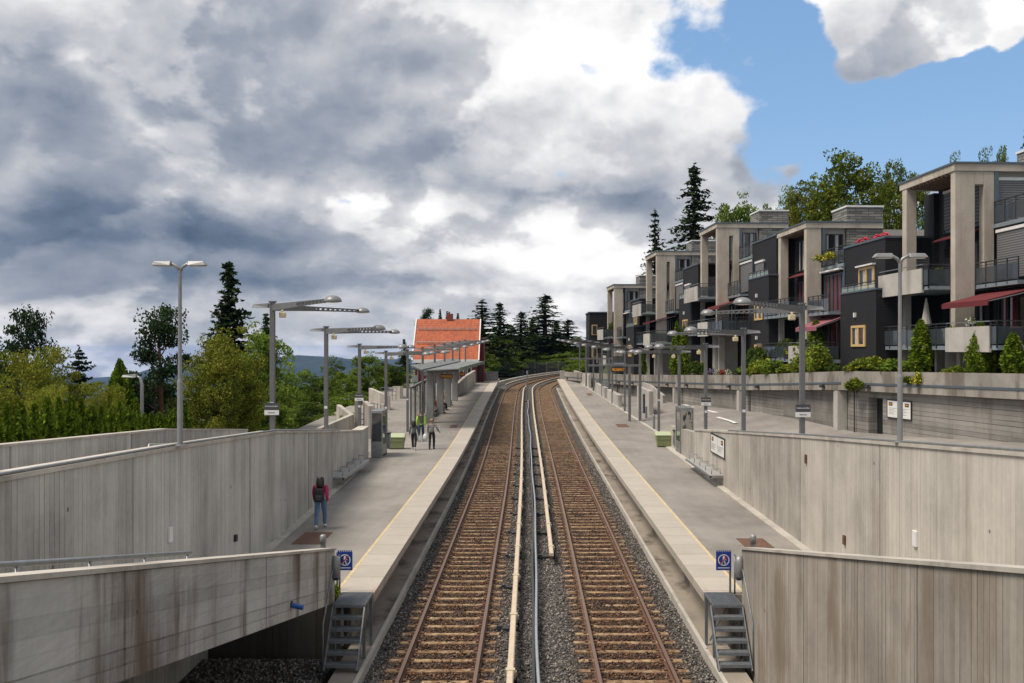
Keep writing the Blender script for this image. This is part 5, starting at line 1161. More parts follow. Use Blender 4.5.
mb = MB(); mb.sweep([[path(s, -4.6, -.4), path(s, -4.6, .35), path(s, -4.9, .35), path(s, -4.9, -.4)] for s in np.arange(123, 186, 3)]); lone('low_wall', mb, C_CAP, 'long pale low wall following the outside of the curving tracks', 'concrete wall')
# ================================================================ canopy shelter
t = thing('platform_canopy', 'grey butterfly roofed platform canopy on four stout columns beside the red house', 'platform canopy', (-6.7, 66, zp(66)))
for i, Y in enumerate((66., 72.6, 78.8, 85.2)):
    mb = MB(); x = -6.8+.012*(Y-66); mb.box(x-.25, x+.25, Y-.25, Y+.25, zp(Y)-.05, 4.79); mesh('column', mb, MASTC if False else simple('grey column paint', (.26, .265, .262), .6, 0, .1, 1.5), t, bevel=.03)
y0, y1 = 61.5, 97.; GRN = simple('dull green grey roof sheet', (.19, .205, .195), .55, .2, .1, 1)
def cz(y): return .003*(y-62)
mb = MB(); mb.sweep([[(-7.0, y, 4.78+cz(y)), (-6.4, y, 4.78+cz(y)), (-6.3, y, 5.02+cz(y)), (-7.1, y, 5.02+cz(y))] for y in (y0+.4, y1)]); mesh('gutter_beam', mb, MAST, t)
mb = MB(); mb.sweep([[(-7.6, y, 5.42+cz(y)), (-7.6, y, 5.32+cz(y)), (-6.9, y, 5.03+cz(y)), (-6.9, y, 5.14+cz(y))] for y in (y0, y1)]); mesh('roof_wing', mb, GRN, t)
mb = MB(); mb.sweep([[(-4.5, y, 5.20), (-4.5, y, 5.14), (-6.6, y, 5.03+cz(y)), (-6.6, y, 5.10+cz(y))] for y in (y0, y1)]); mesh('roof_wing', mb, GRN, t)
mb = MB(); mb.sweep([[(-4.46, y, 5.25), (-4.46, y, 4.98), (-4.495, y, 4.98), (-4.495, y, 5.25)] for y in (y0, y1)]); mesh('glass_edge', mb, simple('green glass edge', (.25, .31, .27), .25, 0, .15, .6), t)
for i, y in enumerate(np.arange(y0+.6, y1, 2.9)):
    mb = MB(); mb.bar((-6.7, y, 4.90+cz(y)), (-4.6, y, 5.06), .09, .13); mb.bar((-6.7, y, 4.90+cz(y)), (-7.5, y, 5.24+cz(y)), .09, .12); mesh('roof_rib', mb, MAST, t)
for x0, x1, y in ((-6.1, -5.3, 66.5), (-5.2, -4.8, 72.)):
    mb = MB(); mb.box(x0, x1, y, y+.15, 4.42, 4.70); h = mesh('display', mb, DARKM, t); mb = MB(); mb.box(x0+.04, x1-.04, y-.008, y-.001, 4.47, 4.65); mesh('amber_screen', mb, AMBER, h); mb = MB(); mb.box((x0+x1)/2-.03, (x0+x1)/2+.03, y+.03, y+.09, 4.70, 5.0); mesh('hanger', mb, MAST, h)
# shelter glass and bench under it
t = thing('wind_shelter', 'grey framed glass wind shelter under the canopy', 'wind shelter', (-7.9, 68, zp(68)))
for y in (64.5, 67, 70, 73, 76):
    mb = MB(); mb.box(-8.0, -7.88, y-.06, y+.06, zp(y)-.05, zp(y)+2.55); mesh('post', mb, MAST, t)
mb = MB(); mb.sweep([[(-7.96, y, zp(y)+.2), (-7.96, y, zp(y)+2.4), (-7.93, y, zp(y)+2.4), (-7.93, y, zp(y)+.2)] for y in (64.5, 70, 76)]); mesh('glass', mb, CLEARG, t)
mb = MB(); mb.sweep([[(-8.02, y, zp(y)+2.4), (-8.02, y, zp(y)+2.56), (-7.86, y, zp(y)+2.56), (-7.86, y, zp(y)+2.4)] for y in (64.5, 70, 76)]); mesh('top_rail', mb, MAST, t)
t = thing('bench', 'long dark bench under the canopy with waiting people', 'bench', (-7.1, 76, zp(76)))
mb = MB(); mb.hexa([(-7.35, 70, zp(70)+.40), (-6.9, 70, zp(70)+.40), (-6.9, 84, zp(84)+.40), (-7.35, 84, zp(84)+.40)], [(-7.35, 70, zp(70)+.45), (-6.9, 70, zp(70)+.45), (-6.9, 84, zp(84)+.45), (-7.35, 84, zp(84)+.45)]); mesh('seat', mb, WOODB, t)
for y in (70.5, 74, 77.5, 81, 83.5): mb = MB(); mb.box(-7.3, -6.95, y-.04, y+.04, zp(y)-.02, zp(y)+.42); mesh('leg', mb, DARKM, t)
# ================================================================ red house
hx0, hx1, hy, zb, ze, zr_ = -13.3, -6.15, 112., 1.2, Z(357.5, 112), Z(320, 116.2)
hd = 8.2; ym = hy+hd/2
t = thing('red_house', 'dark red wooden station house with a steep orange tiled roof', 'house', ((hx0+hx1)/2, hy, zb))
mb = MB(); mb.ext([(hx0, hy, zb), (hx0, hy+hd, zb), (hx0, hy+hd, ze+.1), (hx0, ym, zr_-.15), (hx0, hy, ze+.1)], (hx1-hx0, 0, 0)); mesh('wall', mb, REDB, t)
def slope(x0, x1, off, th, e=.45):
    d = Vector((0, ym-hy, zr_-ze)).normalized(); n = Vector((0, -d.z, d.y)); a = Vector((0, hy, ze))-d*e+n*off; b = Vector((0, ym, zr_))+n*off; mb = MB()
    mb.hexa([(x0, *a[1:]), (x1, *a[1:]), (x1, *b[1:]), (x0, *b[1:])], [(x0, *(a+n*th)[1:]), (x1, *(a+n*th)[1:]), (x1, *(b+n*th)[1:]), (x0, *(b+n*th)[1:])]); return mb
rf = mesh('roof', slope(hx0-.25, hx1+.25, .02, .12), TILES, t)
mb = slope(hx0-.25, hx1+.25, .02, .12); mb.v = [(x, 2*ym-y, z) for x, y, z in mb.v]; mesh('roof', mb, TILES, t)
for a in (hx0-.36, hx1+.24): m2 = slope(a, a+.12, -.08, .28, .55); mesh('bargeboard', m2, WHITE, rf)
for f in (.30, .66):
    m2 = MB(); y = ym-(ym-hy)*f*1.0; z = zr_-(zr_-ze)*f; m2.tube([(hx0, y-.2, z+.32), (hx1, y-.2, z+.32)], .035, 6); m2.tube([(hx0, y-.2, z+.18), (hx1, y-.2, z+.18)], .025, 6)
    for i in range(9): x = hx0+.2+i*(hx1-hx0-.4)/8; m2.bar((x, y-.05, z), (x, y-.22, z+.34), .03, .03)
    mesh('snow_guard', m2, STEEL, rf)
mb = MB(); mb.box(hx0-.3, hx1+.3, hy-.46, hy-.36, ze-.62, ze-.22); mesh('fascia', mb, WHITE, rf)
c_ = MB(); x = X(450, 116); c_.box(x-.35, x+.35, ym-.35, ym+.35, zr_-.5, zr_+.75); c_ = mesh('chimney', c_, simple('chimney brick', (.20, .05, .035), .8), rf); mb = MB(); mb.box(x-.2, x+.0, ym-.1, ym+.1, zr_+.752, zr_+1.0); mesh('chimney_pot', mb, RUSTC, c_)
mb = MB(); mb.tube([(hx0+.35, hy-.08, ze-.3), (hx0+.35, hy-.08, zb)], .06, 8); mesh('downpipe', mb, LAMPP, t)
mb = MB(); mb.box(hx0, hx1, hy-.03, hy-.001, ze-.45, ze-.1); mesh('frieze_board', mb, WHITE, t)
for x in (-12., -9.6, -7.2):
    m2 = MB(); m2.box(x-.5, x+.5, hy-.05, hy-.001, 3.4, 4.6); f = mesh('window', m2, WHITE, t); m2 = MB(); m2.box(x-.42, x-.03, hy-.06, hy-.051, 3.48, 4.52); m2.box(x+.03, x+.42, hy-.06, hy-.051, 3.48, 4.52); mesh('pane', m2, WIN, f)
t = thing('entrance_annex', 'small red timber annex at the right end of the station house', 'annex', (hx1+.6, hy+3, 2)); mb = MB(); mb.box(hx1+.02, hx1+.75, hy+2.5, hy+6.0, 1.6, ze+2.2); mesh('wall', mb, REDB, t); mb = MB(); mb.box(hx1+.02, hx1+.85, hy+2.35, hy+6.1, ze+2.203, ze+2.35); mesh('roof', mb, FLASH, t)
mb = MB(); mb.box(hx1+.1, hx1+.5, hy+2.44, hy+2.499, 2.5, 4.5); mesh('door', mb, DARKM, t)
t = thing('green_pillar', 'pale green painted pillar with a white sign below the left end of the red house', 'pillar', (X(415, 98), 98, 1.5)); x = X(415.3, 98); mb = MB(); mb.box(x-.22, x+.22, 98, 98.4, zp(98)-.3, zp(98)+1.6); mesh('pillar', mb, simple('pale green paint', (.16, .27, .20), .6), t); mb = MB(); mb.box(x-.35, x+.25, 97.9, 97.99, zp(98)+1.0, zp(98)+1.45); mesh('sign', mb, LAMPP, t)
# ================================================================ vegetation
def leafmesh(name, C, size, mats, tone, flat=0., midx=None, aspect=1.):
    C = np.asarray(C, float); n = len(C); sz = (size if np.ndim(size) else np.full(n, size))[:, None]
    nrm = rng.normal(size=(n, 3)); nrm[:, 2] = nrm[:, 2]*(1-flat)+flat*2.2*np.sign(nrm[:, 2]+1e-9); nrm /= np.linalg.norm(nrm, axis=1)[:, None]
    a = np.cross(nrm, rng.normal(size=(n, 3))); a /= np.linalg.norm(a, axis=1)[:, None]; b = np.cross(nrm, a)
    V = np.stack([C-a*sz*.5*aspect, C-b*sz*.32+a*sz*.05, C+a*sz*.5*aspect, C+b*sz*.32-a*sz*.05], 1).reshape(-1, 3)
    me = bpy.data.meshes.new(name); me.vertices.add(4*n); me.vertices.foreach_set('co', V.ravel()); me.loops.add(4*n); me.loops.foreach_set('vertex_index', np.arange(4*n))
    me.polygons.add(n); me.polygons.foreach_set('loop_start', np.arange(n)*4)
    for m in (mats if isinstance(mats, (list, tuple)) else [mats]): me.materials.append(m)
    if midx is not None: me.polygons.foreach_set('material_index', np.asarray(midx, int))
    me.update(calc_edges=True); t = me.attributes.new('tone', 'FLOAT', 'POINT'); t.data.foreach_set('value', np.repeat(np.clip(tone, 0, 1), 4)); return me
def shape_noise(d, ph):
    return 1+.16*np.sin(3*d[:, 0]*2+ph)+.14*np.sin(d[:, 1]*5+ph*2)+.13*np.sin(d[:, 2]*6+ph*3)+.08*np.sin(d[:, 0]*11+d[:, 2]*9+ph)
def broadleaf(seed, mats, rx=3.2, z0=.04, nclump=190, nleaf=100, cr=.70, leaf=.22, openness=.2, mid=0.):
    """10 m high prototype: returns (trunk mesh data, crown mesh data)"""
    global rng
    rng = np.random.default_rng(seed); H = 10.; zc = H*(1+z0)/2; rz = H*(1-z0)/2
    d = rng.normal(size=(nclump, 3)); d /= np.linalg.norm(d, axis=1)[:, None]; r = np.minimum(rng.uniform(.25, 1, nclump)**.42*shape_noise(d, seed), 1.12)
    K = d*np.array([rx, rx, rz])*r[:, None]*.86+np.array([0, 0, zc]); low = K[:, 2] < zc; K[low, 2] = zc-(zc-K[low, 2])*.92
    keep = rng.uniform(size=nclump) > openness*.4; K = K[keep]; nC = len(K)
    crr = cr*rng.uniform(.6, 1.35, nC); q = rng.normal(size=(nC, nleaf, 3)); q /= np.linalg.norm(q, axis=2)[:, :, None]; q *= rng.uniform(.35, 1, (nC, nleaf, 1))**.5; q[:, :, 2] *= .62
    P = (K[:, None]+q*crr[:, None, None]).reshape(-1, 3); P[:, 2] *= H/np.quantile(P[:, 2], .995); P = P[(P[:, 2] > .2) & (P[:, 2] < H*1.02)]
    tone = rng.uniform(0, .5, len(P))+.5*(.5+.5*np.sin(P[:, 0]*1.9+P[:, 2]*1.3+seed)*np.sin(P[:, 1]*2.1-P[:, 2]*1.1))
    mi = (rng.uniform(size=len(P)) < mid).astype(int) if mid else None
    cm = leafmesh('crown', P, leaf*rng.uniform(.7, 1.25, len(P)), mats, tone, .15, mi)
    mb = MB(); lean = rng.normal(size=2)*.2; top = Vector((lean[0], lean[1], H*.72)); mb.tube([(0, 0, -.4), (lean[0]*.2, lean[1]*.2, H*.2), (lean[0]*.6, lean[1]*.6, H*.45), top], [.24, .18, .12, .05], 8)
    for k in K[rng.permutation(nC)[:16]]:
        zb_ = min(k[2]*.55+.5, H*.6); mb.tube([(lean[0]*zb_/H, lean[1]*zb_/H, zb_), (k[0]*.5, k[1]*.5, (zb_+k[2])/2+.2), tuple(k)], [.09, .055, .02], 5)
    return mb, cm
def conifer(seed, mat, R0=2.1, sparse=.10, droop=.36, whorl=.27, nb=11, leaf=.23, power=.85, z0=.05, step=.17):
    global rng
    rng = np.random.default_rng(seed); H = 10.; P, S_, T_ = [], [], []; mb = MB(); mb.tube([(0, 0, -.4), (0, 0, H*.5), (0, 0, H)], [.2, .11, .012], 7)
    z = H*z0
    while z < H-.12:
        L0 = R0*((1-z/H)**power)*(1 if z > H*.16 else .85)+.08; n = max(4, int(nb*(.55+.45*L0/R0)))
        for b in range(n):
            if rng.uniform() < sparse: continue
            a = rng.uniform(0, 2*pi); zj = rng.uniform(-.12, .12); L = L0*rng.uniform(.55, 1.15); m = max(2, int(L/step)); up = rng.uniform(-.1, .12)
            for i in range(m+1):
                f = (i+.4)/(m+.4); rr = L*f; zz_ = z+zj+rr*up-droop*L*f*f*.55+.12*max(0, f-.7)*L
                w = .10+.30*(1-f)*min(1, L)
                for _ in range(5 if f < .85 else 3):
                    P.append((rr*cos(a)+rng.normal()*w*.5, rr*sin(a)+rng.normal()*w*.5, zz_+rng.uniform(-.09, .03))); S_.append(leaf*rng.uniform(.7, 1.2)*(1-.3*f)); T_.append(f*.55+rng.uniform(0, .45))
            if L > .7: mb.tube([(0, 0, z), (L*.8*cos(a), L*.8*sin(a), z+L*.8*up-droop*L*.64*.55)], [.028, .008], 4)
        z += whorl*rng.uniform(.75, 1.25)*(.7+.3*(1-z/H))
    for i in range(14): P.append((rng.normal()*.04, rng.normal()*.04, H-.5*rng.uniform())); S_.append(.14); T_.append(.7)
    return mb, leafmesh('crown', P, np.array(S_), mat, np.array(T_), .35, aspect=1.25)
def scots(seed, mat, nclump=34, spread=2.8, z0=.36, cl=1.05, nleaf=260):
    global rng
    rng = np.random.default_rng(seed); H = 10.; mb = MB(); bend = rng.normal(size=2)*.25; mb.tube([(0, 0, -.4), (bend[0], bend[1], H*.4), (bend[0]*.4, 0, H*.75), (0, 0, H*.95)], [.2, .15, .1, .03], 8); P, T_ = [], []
    for i in range(nclump):
        f = i/(nclump-1); z = H*(z0+(.95-z0)*f); L = spread*(1-.62*f**1.6)*rng.uniform(.25, 1); a = rng.uniform(0, 2*pi); c = np.array([L*cos(a), L*sin(a), z+rng.uniform(-.2, .4)]); cc = cl*rng.uniform(.6, 1.2)
        mb.tube([(bend[0]*.5, 0, z-.5), (c[0]*.55, c[1]*.55, z-.12), tuple(c)], [.06, .04, .015], 5)
        q = rng.normal(size=(nleaf, 3)); q /= np.linalg.norm(q, axis=1)[:, None]; q *= rng.uniform(.2, 1, (nleaf, 1))**.5; q[:, 2] *= .48; lob = 1+.3*np.sin(q[:, 0]*5+i)+.25*np.sin(q[:, 1]*7+i)
        P += list(c+q*cc*lob[:, None]); T_ += list(rng.uniform(0, .4)+rng.uniform(0, .5, nleaf)+q[:, 2]*.3)
    return mb, leafmesh('crown', P, np.full(len(P), .20)*rng.uniform(.7, 1.2, len(P)), mat, np.array(T_), .1, aspect=1.2)
def column(seed, mat, H=10., R0=1.6, n=2600, leaf=.42, point=.8, base=.7):
    global rng
    rng = np.random.default_rng(seed); z = rng.uniform(0, 1, n)**.9; a = rng.uniform(0, 2*pi, n)
    r = R0*np.minimum(1, ((1-z)*1.6)**point)*(base+(1-base)*np.minimum(1, z*5))*(.82+.1*np.sin(a*5+z*9+seed)+.09*np.sin(a*9-z*21)+rng.uniform(-.12, .14, n))
    P = np.stack([r*np.cos(a), r*np.sin(a), z*H], 1); inner = rng.uniform(size=n) < .2; P[inner, :2] *= .6
    mb = MB(); mb.tube([(0, 0, -.3), (0, 0, H*.9)], [.14, .03], 6)
    return mb, leafmesh('crown', P, leaf*rng.uniform(.6, 1.2, n), mat, rng.uniform(0, .6, n)+.4*(np.sin(a*5+z*9+seed) > 0), 0., aspect=1.3)
def mound(seed, mats, n=2200, leaf=.13, mi=0., flat=.7, sprig=0.):
    """1 m prototype bush"""
    global rng
    rng = np.random.default_rng(seed); K = rng.normal(size=(22, 3)); K /= np.linalg.norm(K, axis=1)[:, None]; K *= rng.uniform(.3, 1, (22, 1))*np.array([.36, .36, .34]); K[:, 2] = abs(K[:, 2])*1.2+.2
    k = rng.integers(0, 22, n); q = rng.normal(size=(n, 3)); q /= np.linalg.norm(q, axis=1)[:, None]; P = K[k]+q*rng.uniform(.08, .2, (n, 1)); P[:, 2] = np.clip(P[:, 2]*(1+sprig*rng.uniform(-.3, .6, n)), .02, 1.3)
    mb = MB()
    for j in range(6): mb.tube([(0, 0, -.05), tuple(K[j]*.8)], [.02, .008], 5)
    return mb, leafmesh('foliage', P, leaf*rng.uniform(.6, 1.2, n), mats, rng.uniform(0, .5, 22)[k]+rng.uniform(0, .5, n), 0., (rng.uniform(size=n) < mi).astype(int) if mi else None)
PRO = {}
def proto(key, pair, bark=BARK, tn='trunk', cn='crown'):
    mb, cm = pair; me = bpy.data.meshes.new(tn); me.from_pydata(mb.v, [], mb.f); me.materials.append(bark); me.polygons.foreach_set('use_smooth', [True]*len(me.polygons)); me.update(); PRO[key] = (me, cm, tn, cn)
proto('round', broadleaf(1, L_MID)); proto('round2', broadleaf(2, L_MID, rx=2.9, nclump=150, openness=.4)); proto('fresh', broadleaf(3, L_FRESH, rx=3.4, nclump=170, openness=.3, leaf=.24))
proto('maple', broadleaf(4, [L_OLV, L_YEL], rx=4.2, z0=.0, nclump=340, nleaf=170, cr=.75, mid=.28, leaf=.17)); proto('yellow', broadleaf(5, L_YEL, rx=3.9, z0=.02, nclump=260, nleaf=170, openness=.3, cr=.75, leaf=.17)); proto('dark', broadleaf(6, L_DARK, rx=3.2, nclump=200, openness=.3))
proto('airy', broadleaf(7, L_MID, rx=3.0, nclump=150, nleaf=95, cr=.66, openness=.8, z0=.2)); proto('airy2', broadleaf(8, [L_OLV, L_MID], rx=3.6, nclump=240, nleaf=110, cr=.72, openness=.8, mid=.5, z0=.15))
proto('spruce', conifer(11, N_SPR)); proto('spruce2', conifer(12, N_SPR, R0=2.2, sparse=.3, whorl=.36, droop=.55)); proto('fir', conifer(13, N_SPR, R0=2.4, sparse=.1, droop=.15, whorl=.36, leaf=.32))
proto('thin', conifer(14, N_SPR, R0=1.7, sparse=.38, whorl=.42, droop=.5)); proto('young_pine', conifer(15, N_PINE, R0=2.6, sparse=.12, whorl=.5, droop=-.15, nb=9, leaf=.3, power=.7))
proto('pine', scots(16, N_PINE), BARKP); proto('pine2', scots(17, N_PINE, nclump=46, spread=3.0, z0=.1), BARKP)
proto('cone', column(18, L_THU, R0=2.6, n=5200, leaf=.42, point=.75)); proto('thuja', column(19, L_THU, R0=1.5, n=2300, leaf=.5, point=.55)); proto('thuja2', column(20, L_THU, R0=1.35, n=2100, leaf=.5, point=.8))
proto('bush', mound(21, L_MID), tn='stem', cn='foliage'); proto('bush_y', mound(22, [L_MID, L_YEL], mi=.5), tn='stem', cn='foliage'); proto('bush_d', mound(23, L_DARK), tn='stem', cn='foliage'); proto('sprig', mound(24, [L_FRESH, L_YEL], mi=.4, sprig=.9, leaf=.11), tn='stem', cn='foliage')
proto('fl_w', mound(25, [L_MID, FLOWW], n=500, leaf=.12, mi=.45), tn='stem', cn='foliage'); proto('fl_p', mound(26, [L_MID, FLOWP], n=500, leaf=.12, mi=.45), tn='stem', cn='foliage'); proto('fl_y', mound(27, [L_MID, FLOWY], n=900, leaf=.10, mi=.3), tn='stem', cn='foliage'); proto('fl_r', mound(28, [L_DARK, FLOWR], n=500, leaf=.12, mi=.5), tn='stem', cn='foliage')
def plant(key, x, y, z, sxy, sz, name, lab, cat, group=None, rot=None, smx=None):
    t = thing(name, lab, cat, (x, y, z), group, random.uniform(0, 6.28) if rot is None else rot, world=False); a, b, tn, cn = PRO[key]
    for nm, me in ((tn, a), (cn, b)):
        o = bpy.data.objects.new(nm, me); COL.objects.link(o); o.parent = t
    t.scale = (sxy, sxy, sz) ; return t
RAD = dict(round=3.3, round2=3.0, fresh=3.6, maple=4.6, yellow=4.1, dark=3.4, airy=3.2, airy2=3.8, spruce=1.2, spruce2=.95, fir=1.35, thin=.9, young_pine=1.5, pine=2.6, pine2=2.8, cone=2.5, thuja=1.45, thuja2=1.3)
def tree(key, px, top, wpx, Y, lab, name='leafy_tree', cat='tree', group=None, base=None):
    if Y > 130: wpx *= 1.4
    x = X(px, Y); zb = terrain(x, Y)-.1 if base is None else base; h = Z(top, Y)-zb
    return plant(key, x, Y, zb, wpx/2*Y/F/RAD[key], h/10., name, lab, cat, group)
GL = 'trees on the left below the platform'
tree('pine', 26, 310, 62, 62, 'pine with a reddish trunk standing highest at the far left', 'pine_tree', group=GL)
tree('yellow', 34, 350, 100, 47, 'broad yellow green leafy tree behind the hedge at far left', group=GL)
tree('dark', 5, 352, 50, 72, 'dark tree cut by the left edge of the view', group=GL)
tree('young_pine', 79, 345, 50, 66, 'dark blue green young pine between the yellow green tree and the gap to the hills', 'pine_tree', group=GL)
tree('cone', 120, 361, 52, 56, 'plump conical green conifer left of the bent street lamp', 'conifer', group=GL)
tree('yellow', 103, 384, 62, 44, 'low yellow green bushy tree right behind the hedge', group=GL)
tree('yellow', 48, 388, 56, 42, 'second low yellow green bushy tree behind the left part of the hedge', group=GL)
tree('pine2', 158, 306, 78, 58, 'tall dark pine left of the double headed street lamp', 'pine_tree', group=GL)
tree('dark', 150, 372, 60, 64, 'dark leafy tree filling the foot of the tall pine', group=GL)
tree('dark', 178, 400, 50, 55, 'low dark leafy tree behind the tall lamp pole', group=GL)
tree('fir', 229, 262, 62, 70, 'tall dark fir rising above the broad leafy tree', 'fir_tree', group=GL)
tree('spruce', 266, 313, 38, 84, 'slim spruce tip between the fir and the first left lamp mast', 'spruce_tree', group=GL)
tree('maple', 226, 330, 100, 54, 'big olive and yellow leafy tree in front of the fir', group=GL)
tree('fresh', 262, 324, 76, 62, 'green leafy tree right of the olive one behind the first left lamp mast', group=GL)
tree('fresh', 272, 398, 60, 58, 'low green tree at the foot of the first left lamp mast', group=GL)
for i, (key, px, top, w, Y, lab) in enumerate((
    ('round', 300, 370, 48, 92, 'mid green tree between the first and second left lamp masts'), ('round2', 287, 392, 44, 84, 'low mid green tree right of the first left lamp mast'),
    ('dark', 322, 378, 44, 96, 'dark green tree behind the second left lamp mast'), ('airy', 332, 356, 30, 110, 'slim pale tree rising behind the second left lamp mast'), ('round', 345, 372, 44, 90, 'mid green tree right of the second left lamp mast'),
    ('fresh', 368, 352, 50, 100, 'tall green tree behind the third left lamp mast'), ('round2', 352, 392, 50, 82, 'low green tree behind the zigzag walls'), ('dark', 388, 362, 38, 108, 'dark green tree left of the fifth left lamp mast'),
    ('round', 398, 372, 36, 112, 'mid green tree just left of the red house'), ('fresh', 405, 384, 24, 104, 'small bright green tree at the left corner of the red house'), ('spruce', 404, 339, 17, 126, 'narrow spruce tip left of the red house roof'), ('dark', 312, 402, 60, 78, 'low dark tree below the hills gap'), ('round2', 330, 410, 40, 72, 'lowest green tree left of the zigzag walls'), ('dark', 290, 412, 50, 70, 'lowest dark tree beside the first left lamp mast'))):
    tree(key, px, top, w, Y, lab, 'spruce_tree' if 'spruce' in lab else 'leafy_tree', group='trees between the left lamp masts and the red house')
# hedge of narrow thujas
for i in range(24):
    Y = 23.5+i*.78; xx = -14.4-.02*i; top = 1.15*random.uniform(.92, 1.06)
    h = Z(402-5*sin(i*.9)+random.uniform(-8, 6), Y)-.6-(.0 if i < 12 else .02*i)
    plant('thuja' if i % 2 else 'thuja2', xx, Y, .6, .30*random.uniform(.88, 1.1), h/10, 'thuja', f'narrow green hedge conifer behind the far left wall, number {i+1} of 24 counted from the viewer' if False else 'narrow green hedge conifer in the row behind the far left concrete wall', 'hedge conifer', 'row of narrow hedge conifers behind the far left wall')
for px, Y, top in ((158, 44, 418), (151, 43, 420), (165, 45.5, 422)):
    x = X(px, Y); plant('thuja', x, Y, .6, .26, (Z(top, Y)-.6)/10, 'thuja', 'narrow green hedge conifer in the row behind the far left concrete wall', 'hedge conifer', 'row of narrow hedge conifers behind the far left wall')
GH = 'trees behind the red house'
for key, px, top, w, Y, lab in (('pine', 426, 309, 16, 190, 'flat topped pine showing over the left of the red roof'), ('spruce', 440, 309, 9, 185, 'narrow spruce between the pine and the chimney of the red house'), ('spruce', 447, 311, 9, 195, 'narrow spruce just left of the chimney of the red house'), ('spruce', 458, 313, 10, 190, 'small spruce tip right of the chimney'),
    ('thin', 482, 299, 34, 150, 'tall dark spruce right of the red roof'), ('spruce2', 500, 302, 26, 160, 'tall dark spruce second right of the red roof'), ('spruce2', 521, 311, 26, 170, 'shorter dark spruce above the left track bend'), ('spruce2', 545, 294, 32, 175, 'tallest dark spruce above the track bend'), ('spruce', 533, 318, 24, 185, 'dense dark spruce between the two tallest ones'), ('spruce', 511, 325, 24, 190, 'dense dark spruce low between the pair above the left track'),
    ('spruce2', 568, 319, 26, 180, 'dark spruce left of the small far apartment block'), ('spruce', 556, 322, 24, 195, 'dense dark spruce behind the tallest one'), ('spruce', 468, 318, 14, 170, 'dark spruce tip at the right end of the red roof')):
    tree(key, px, top, w, Y, lab, 'pine_tree' if key == 'pine' else 'spruce_tree', group=GH)
for key, px, top, w, Y, lab in (('dark', 488, 345, 34, 165, 'dark leafy tree right behind the red annex'), ('round2', 497, 330, 30, 160, 'mid green tree below the second spruce'), ('fresh', 486, 352, 26, 146, 'bright green bush tree beside the grey cabinet'), ('fresh', 506, 356, 34, 158, 'bright green bush tree behind the left track bend'), ('round', 520, 350, 34, 168, 'mid green tree behind the mesh fence'),
    ('dark', 536, 334, 34, 182, 'dark leafy tree under the tallest spruce'), ('fresh', 540, 354, 34, 170, 'bright green tree under the tallest spruce'), ('round2', 556, 340, 34, 178, 'mid green tree above the blue box'), ('fresh', 566, 352, 30, 168, 'bright green tree just above the blue box'), ('round', 579, 338, 30, 176, 'mid green tree beside the small far apartment block'), ('dark', 590, 350, 30, 150, 'dark leafy tree at the foot of the small far block'),
    ('fresh', 578, 358, 24, 140, 'bright green bush tree behind the farthest right lamp mast'), ('round', 598, 340, 20, 160, 'mid green tree peeping left of the fifth apartment unit'), ('fresh', 593, 360, 22, 131, 'small bright green tree left of the fifth apartment unit'), ('dark', 473, 340, 24, 150, 'dark tree hidden mostly by the red annex'), ('dark', 512, 338, 40, 200, 'broad dark tree filling the gap above the left track'), ('dark', 575, 346, 40, 205, 'broad dark tree filling the gap left of the apartments')):
    tree(key, px, top, w, Y, lab, group='leafy trees beyond the end of the line')
GB = 'trees on the slope behind the apartments'
for key, px, top, w, Y, nm, lab, b in (('thin', 655, 208, 31, 118, 'spruce_tree', 'slim spruce behind the fourth apartment unit', 5.5), ('spruce2', 694, 163, 52, 112, 'spruce_tree', 'tall spruce behind the third and fourth apartment units', 6), ('fresh', 742, 196, 66, 105, 'leafy_tree', 'bright green round tree right of the tall spruce', 8), ('airy', 722, 206, 24, 110, 'leafy_tree', 'small green tree between the spruce and the bright round tree', 8),
    ('airy', 785, 187, 48, 100, 'leafy_tree', 'thin topped tree above the slate chimney of the third unit', 9), ('airy2', 845, 157, 100, 92, 'leafy_tree', 'large spreading olive tree above the second apartment unit', 9), ('maple', 812, 184, 84, 96, 'leafy_tree', 'low olive tree left below the large spreading one', 9), ('airy2', 890, 165, 54, 88, 'leafy_tree', 'airy tree left of the nearest unit portal', 9),
    ('airy2', 915, 176, 42, 90, 'leafy_tree', 'airy tree showing through the nearest concrete portal', 9), ('round2', 924, 222, 36, 86, 'leafy_tree', 'dense low tree seen through the nearest concrete portal', 8), ('airy', 955, 154, 26, 84, 'leafy_tree', 'tree top just above the nearest portal beam', 9), ('airy', 985, 150, 34, 84, 'leafy_tree', 'tree top above the nearest roof right of the portal', 9), ('airy2', 1003, 148, 26, 86, 'leafy_tree', 'small tree top beside the dark spruce at the right edge', 9), ('spruce', 1028, 128, 36, 80, 'spruce_tree', 'dark spruce top cut by the right edge', 9), ('round2', 768, 206, 30, 104, 'leafy_tree', 'small dense tree behind the slate chimney of the third unit', 8)):
    tree(key, px, top, w, Y, lab, nm, group=GB, base=b)
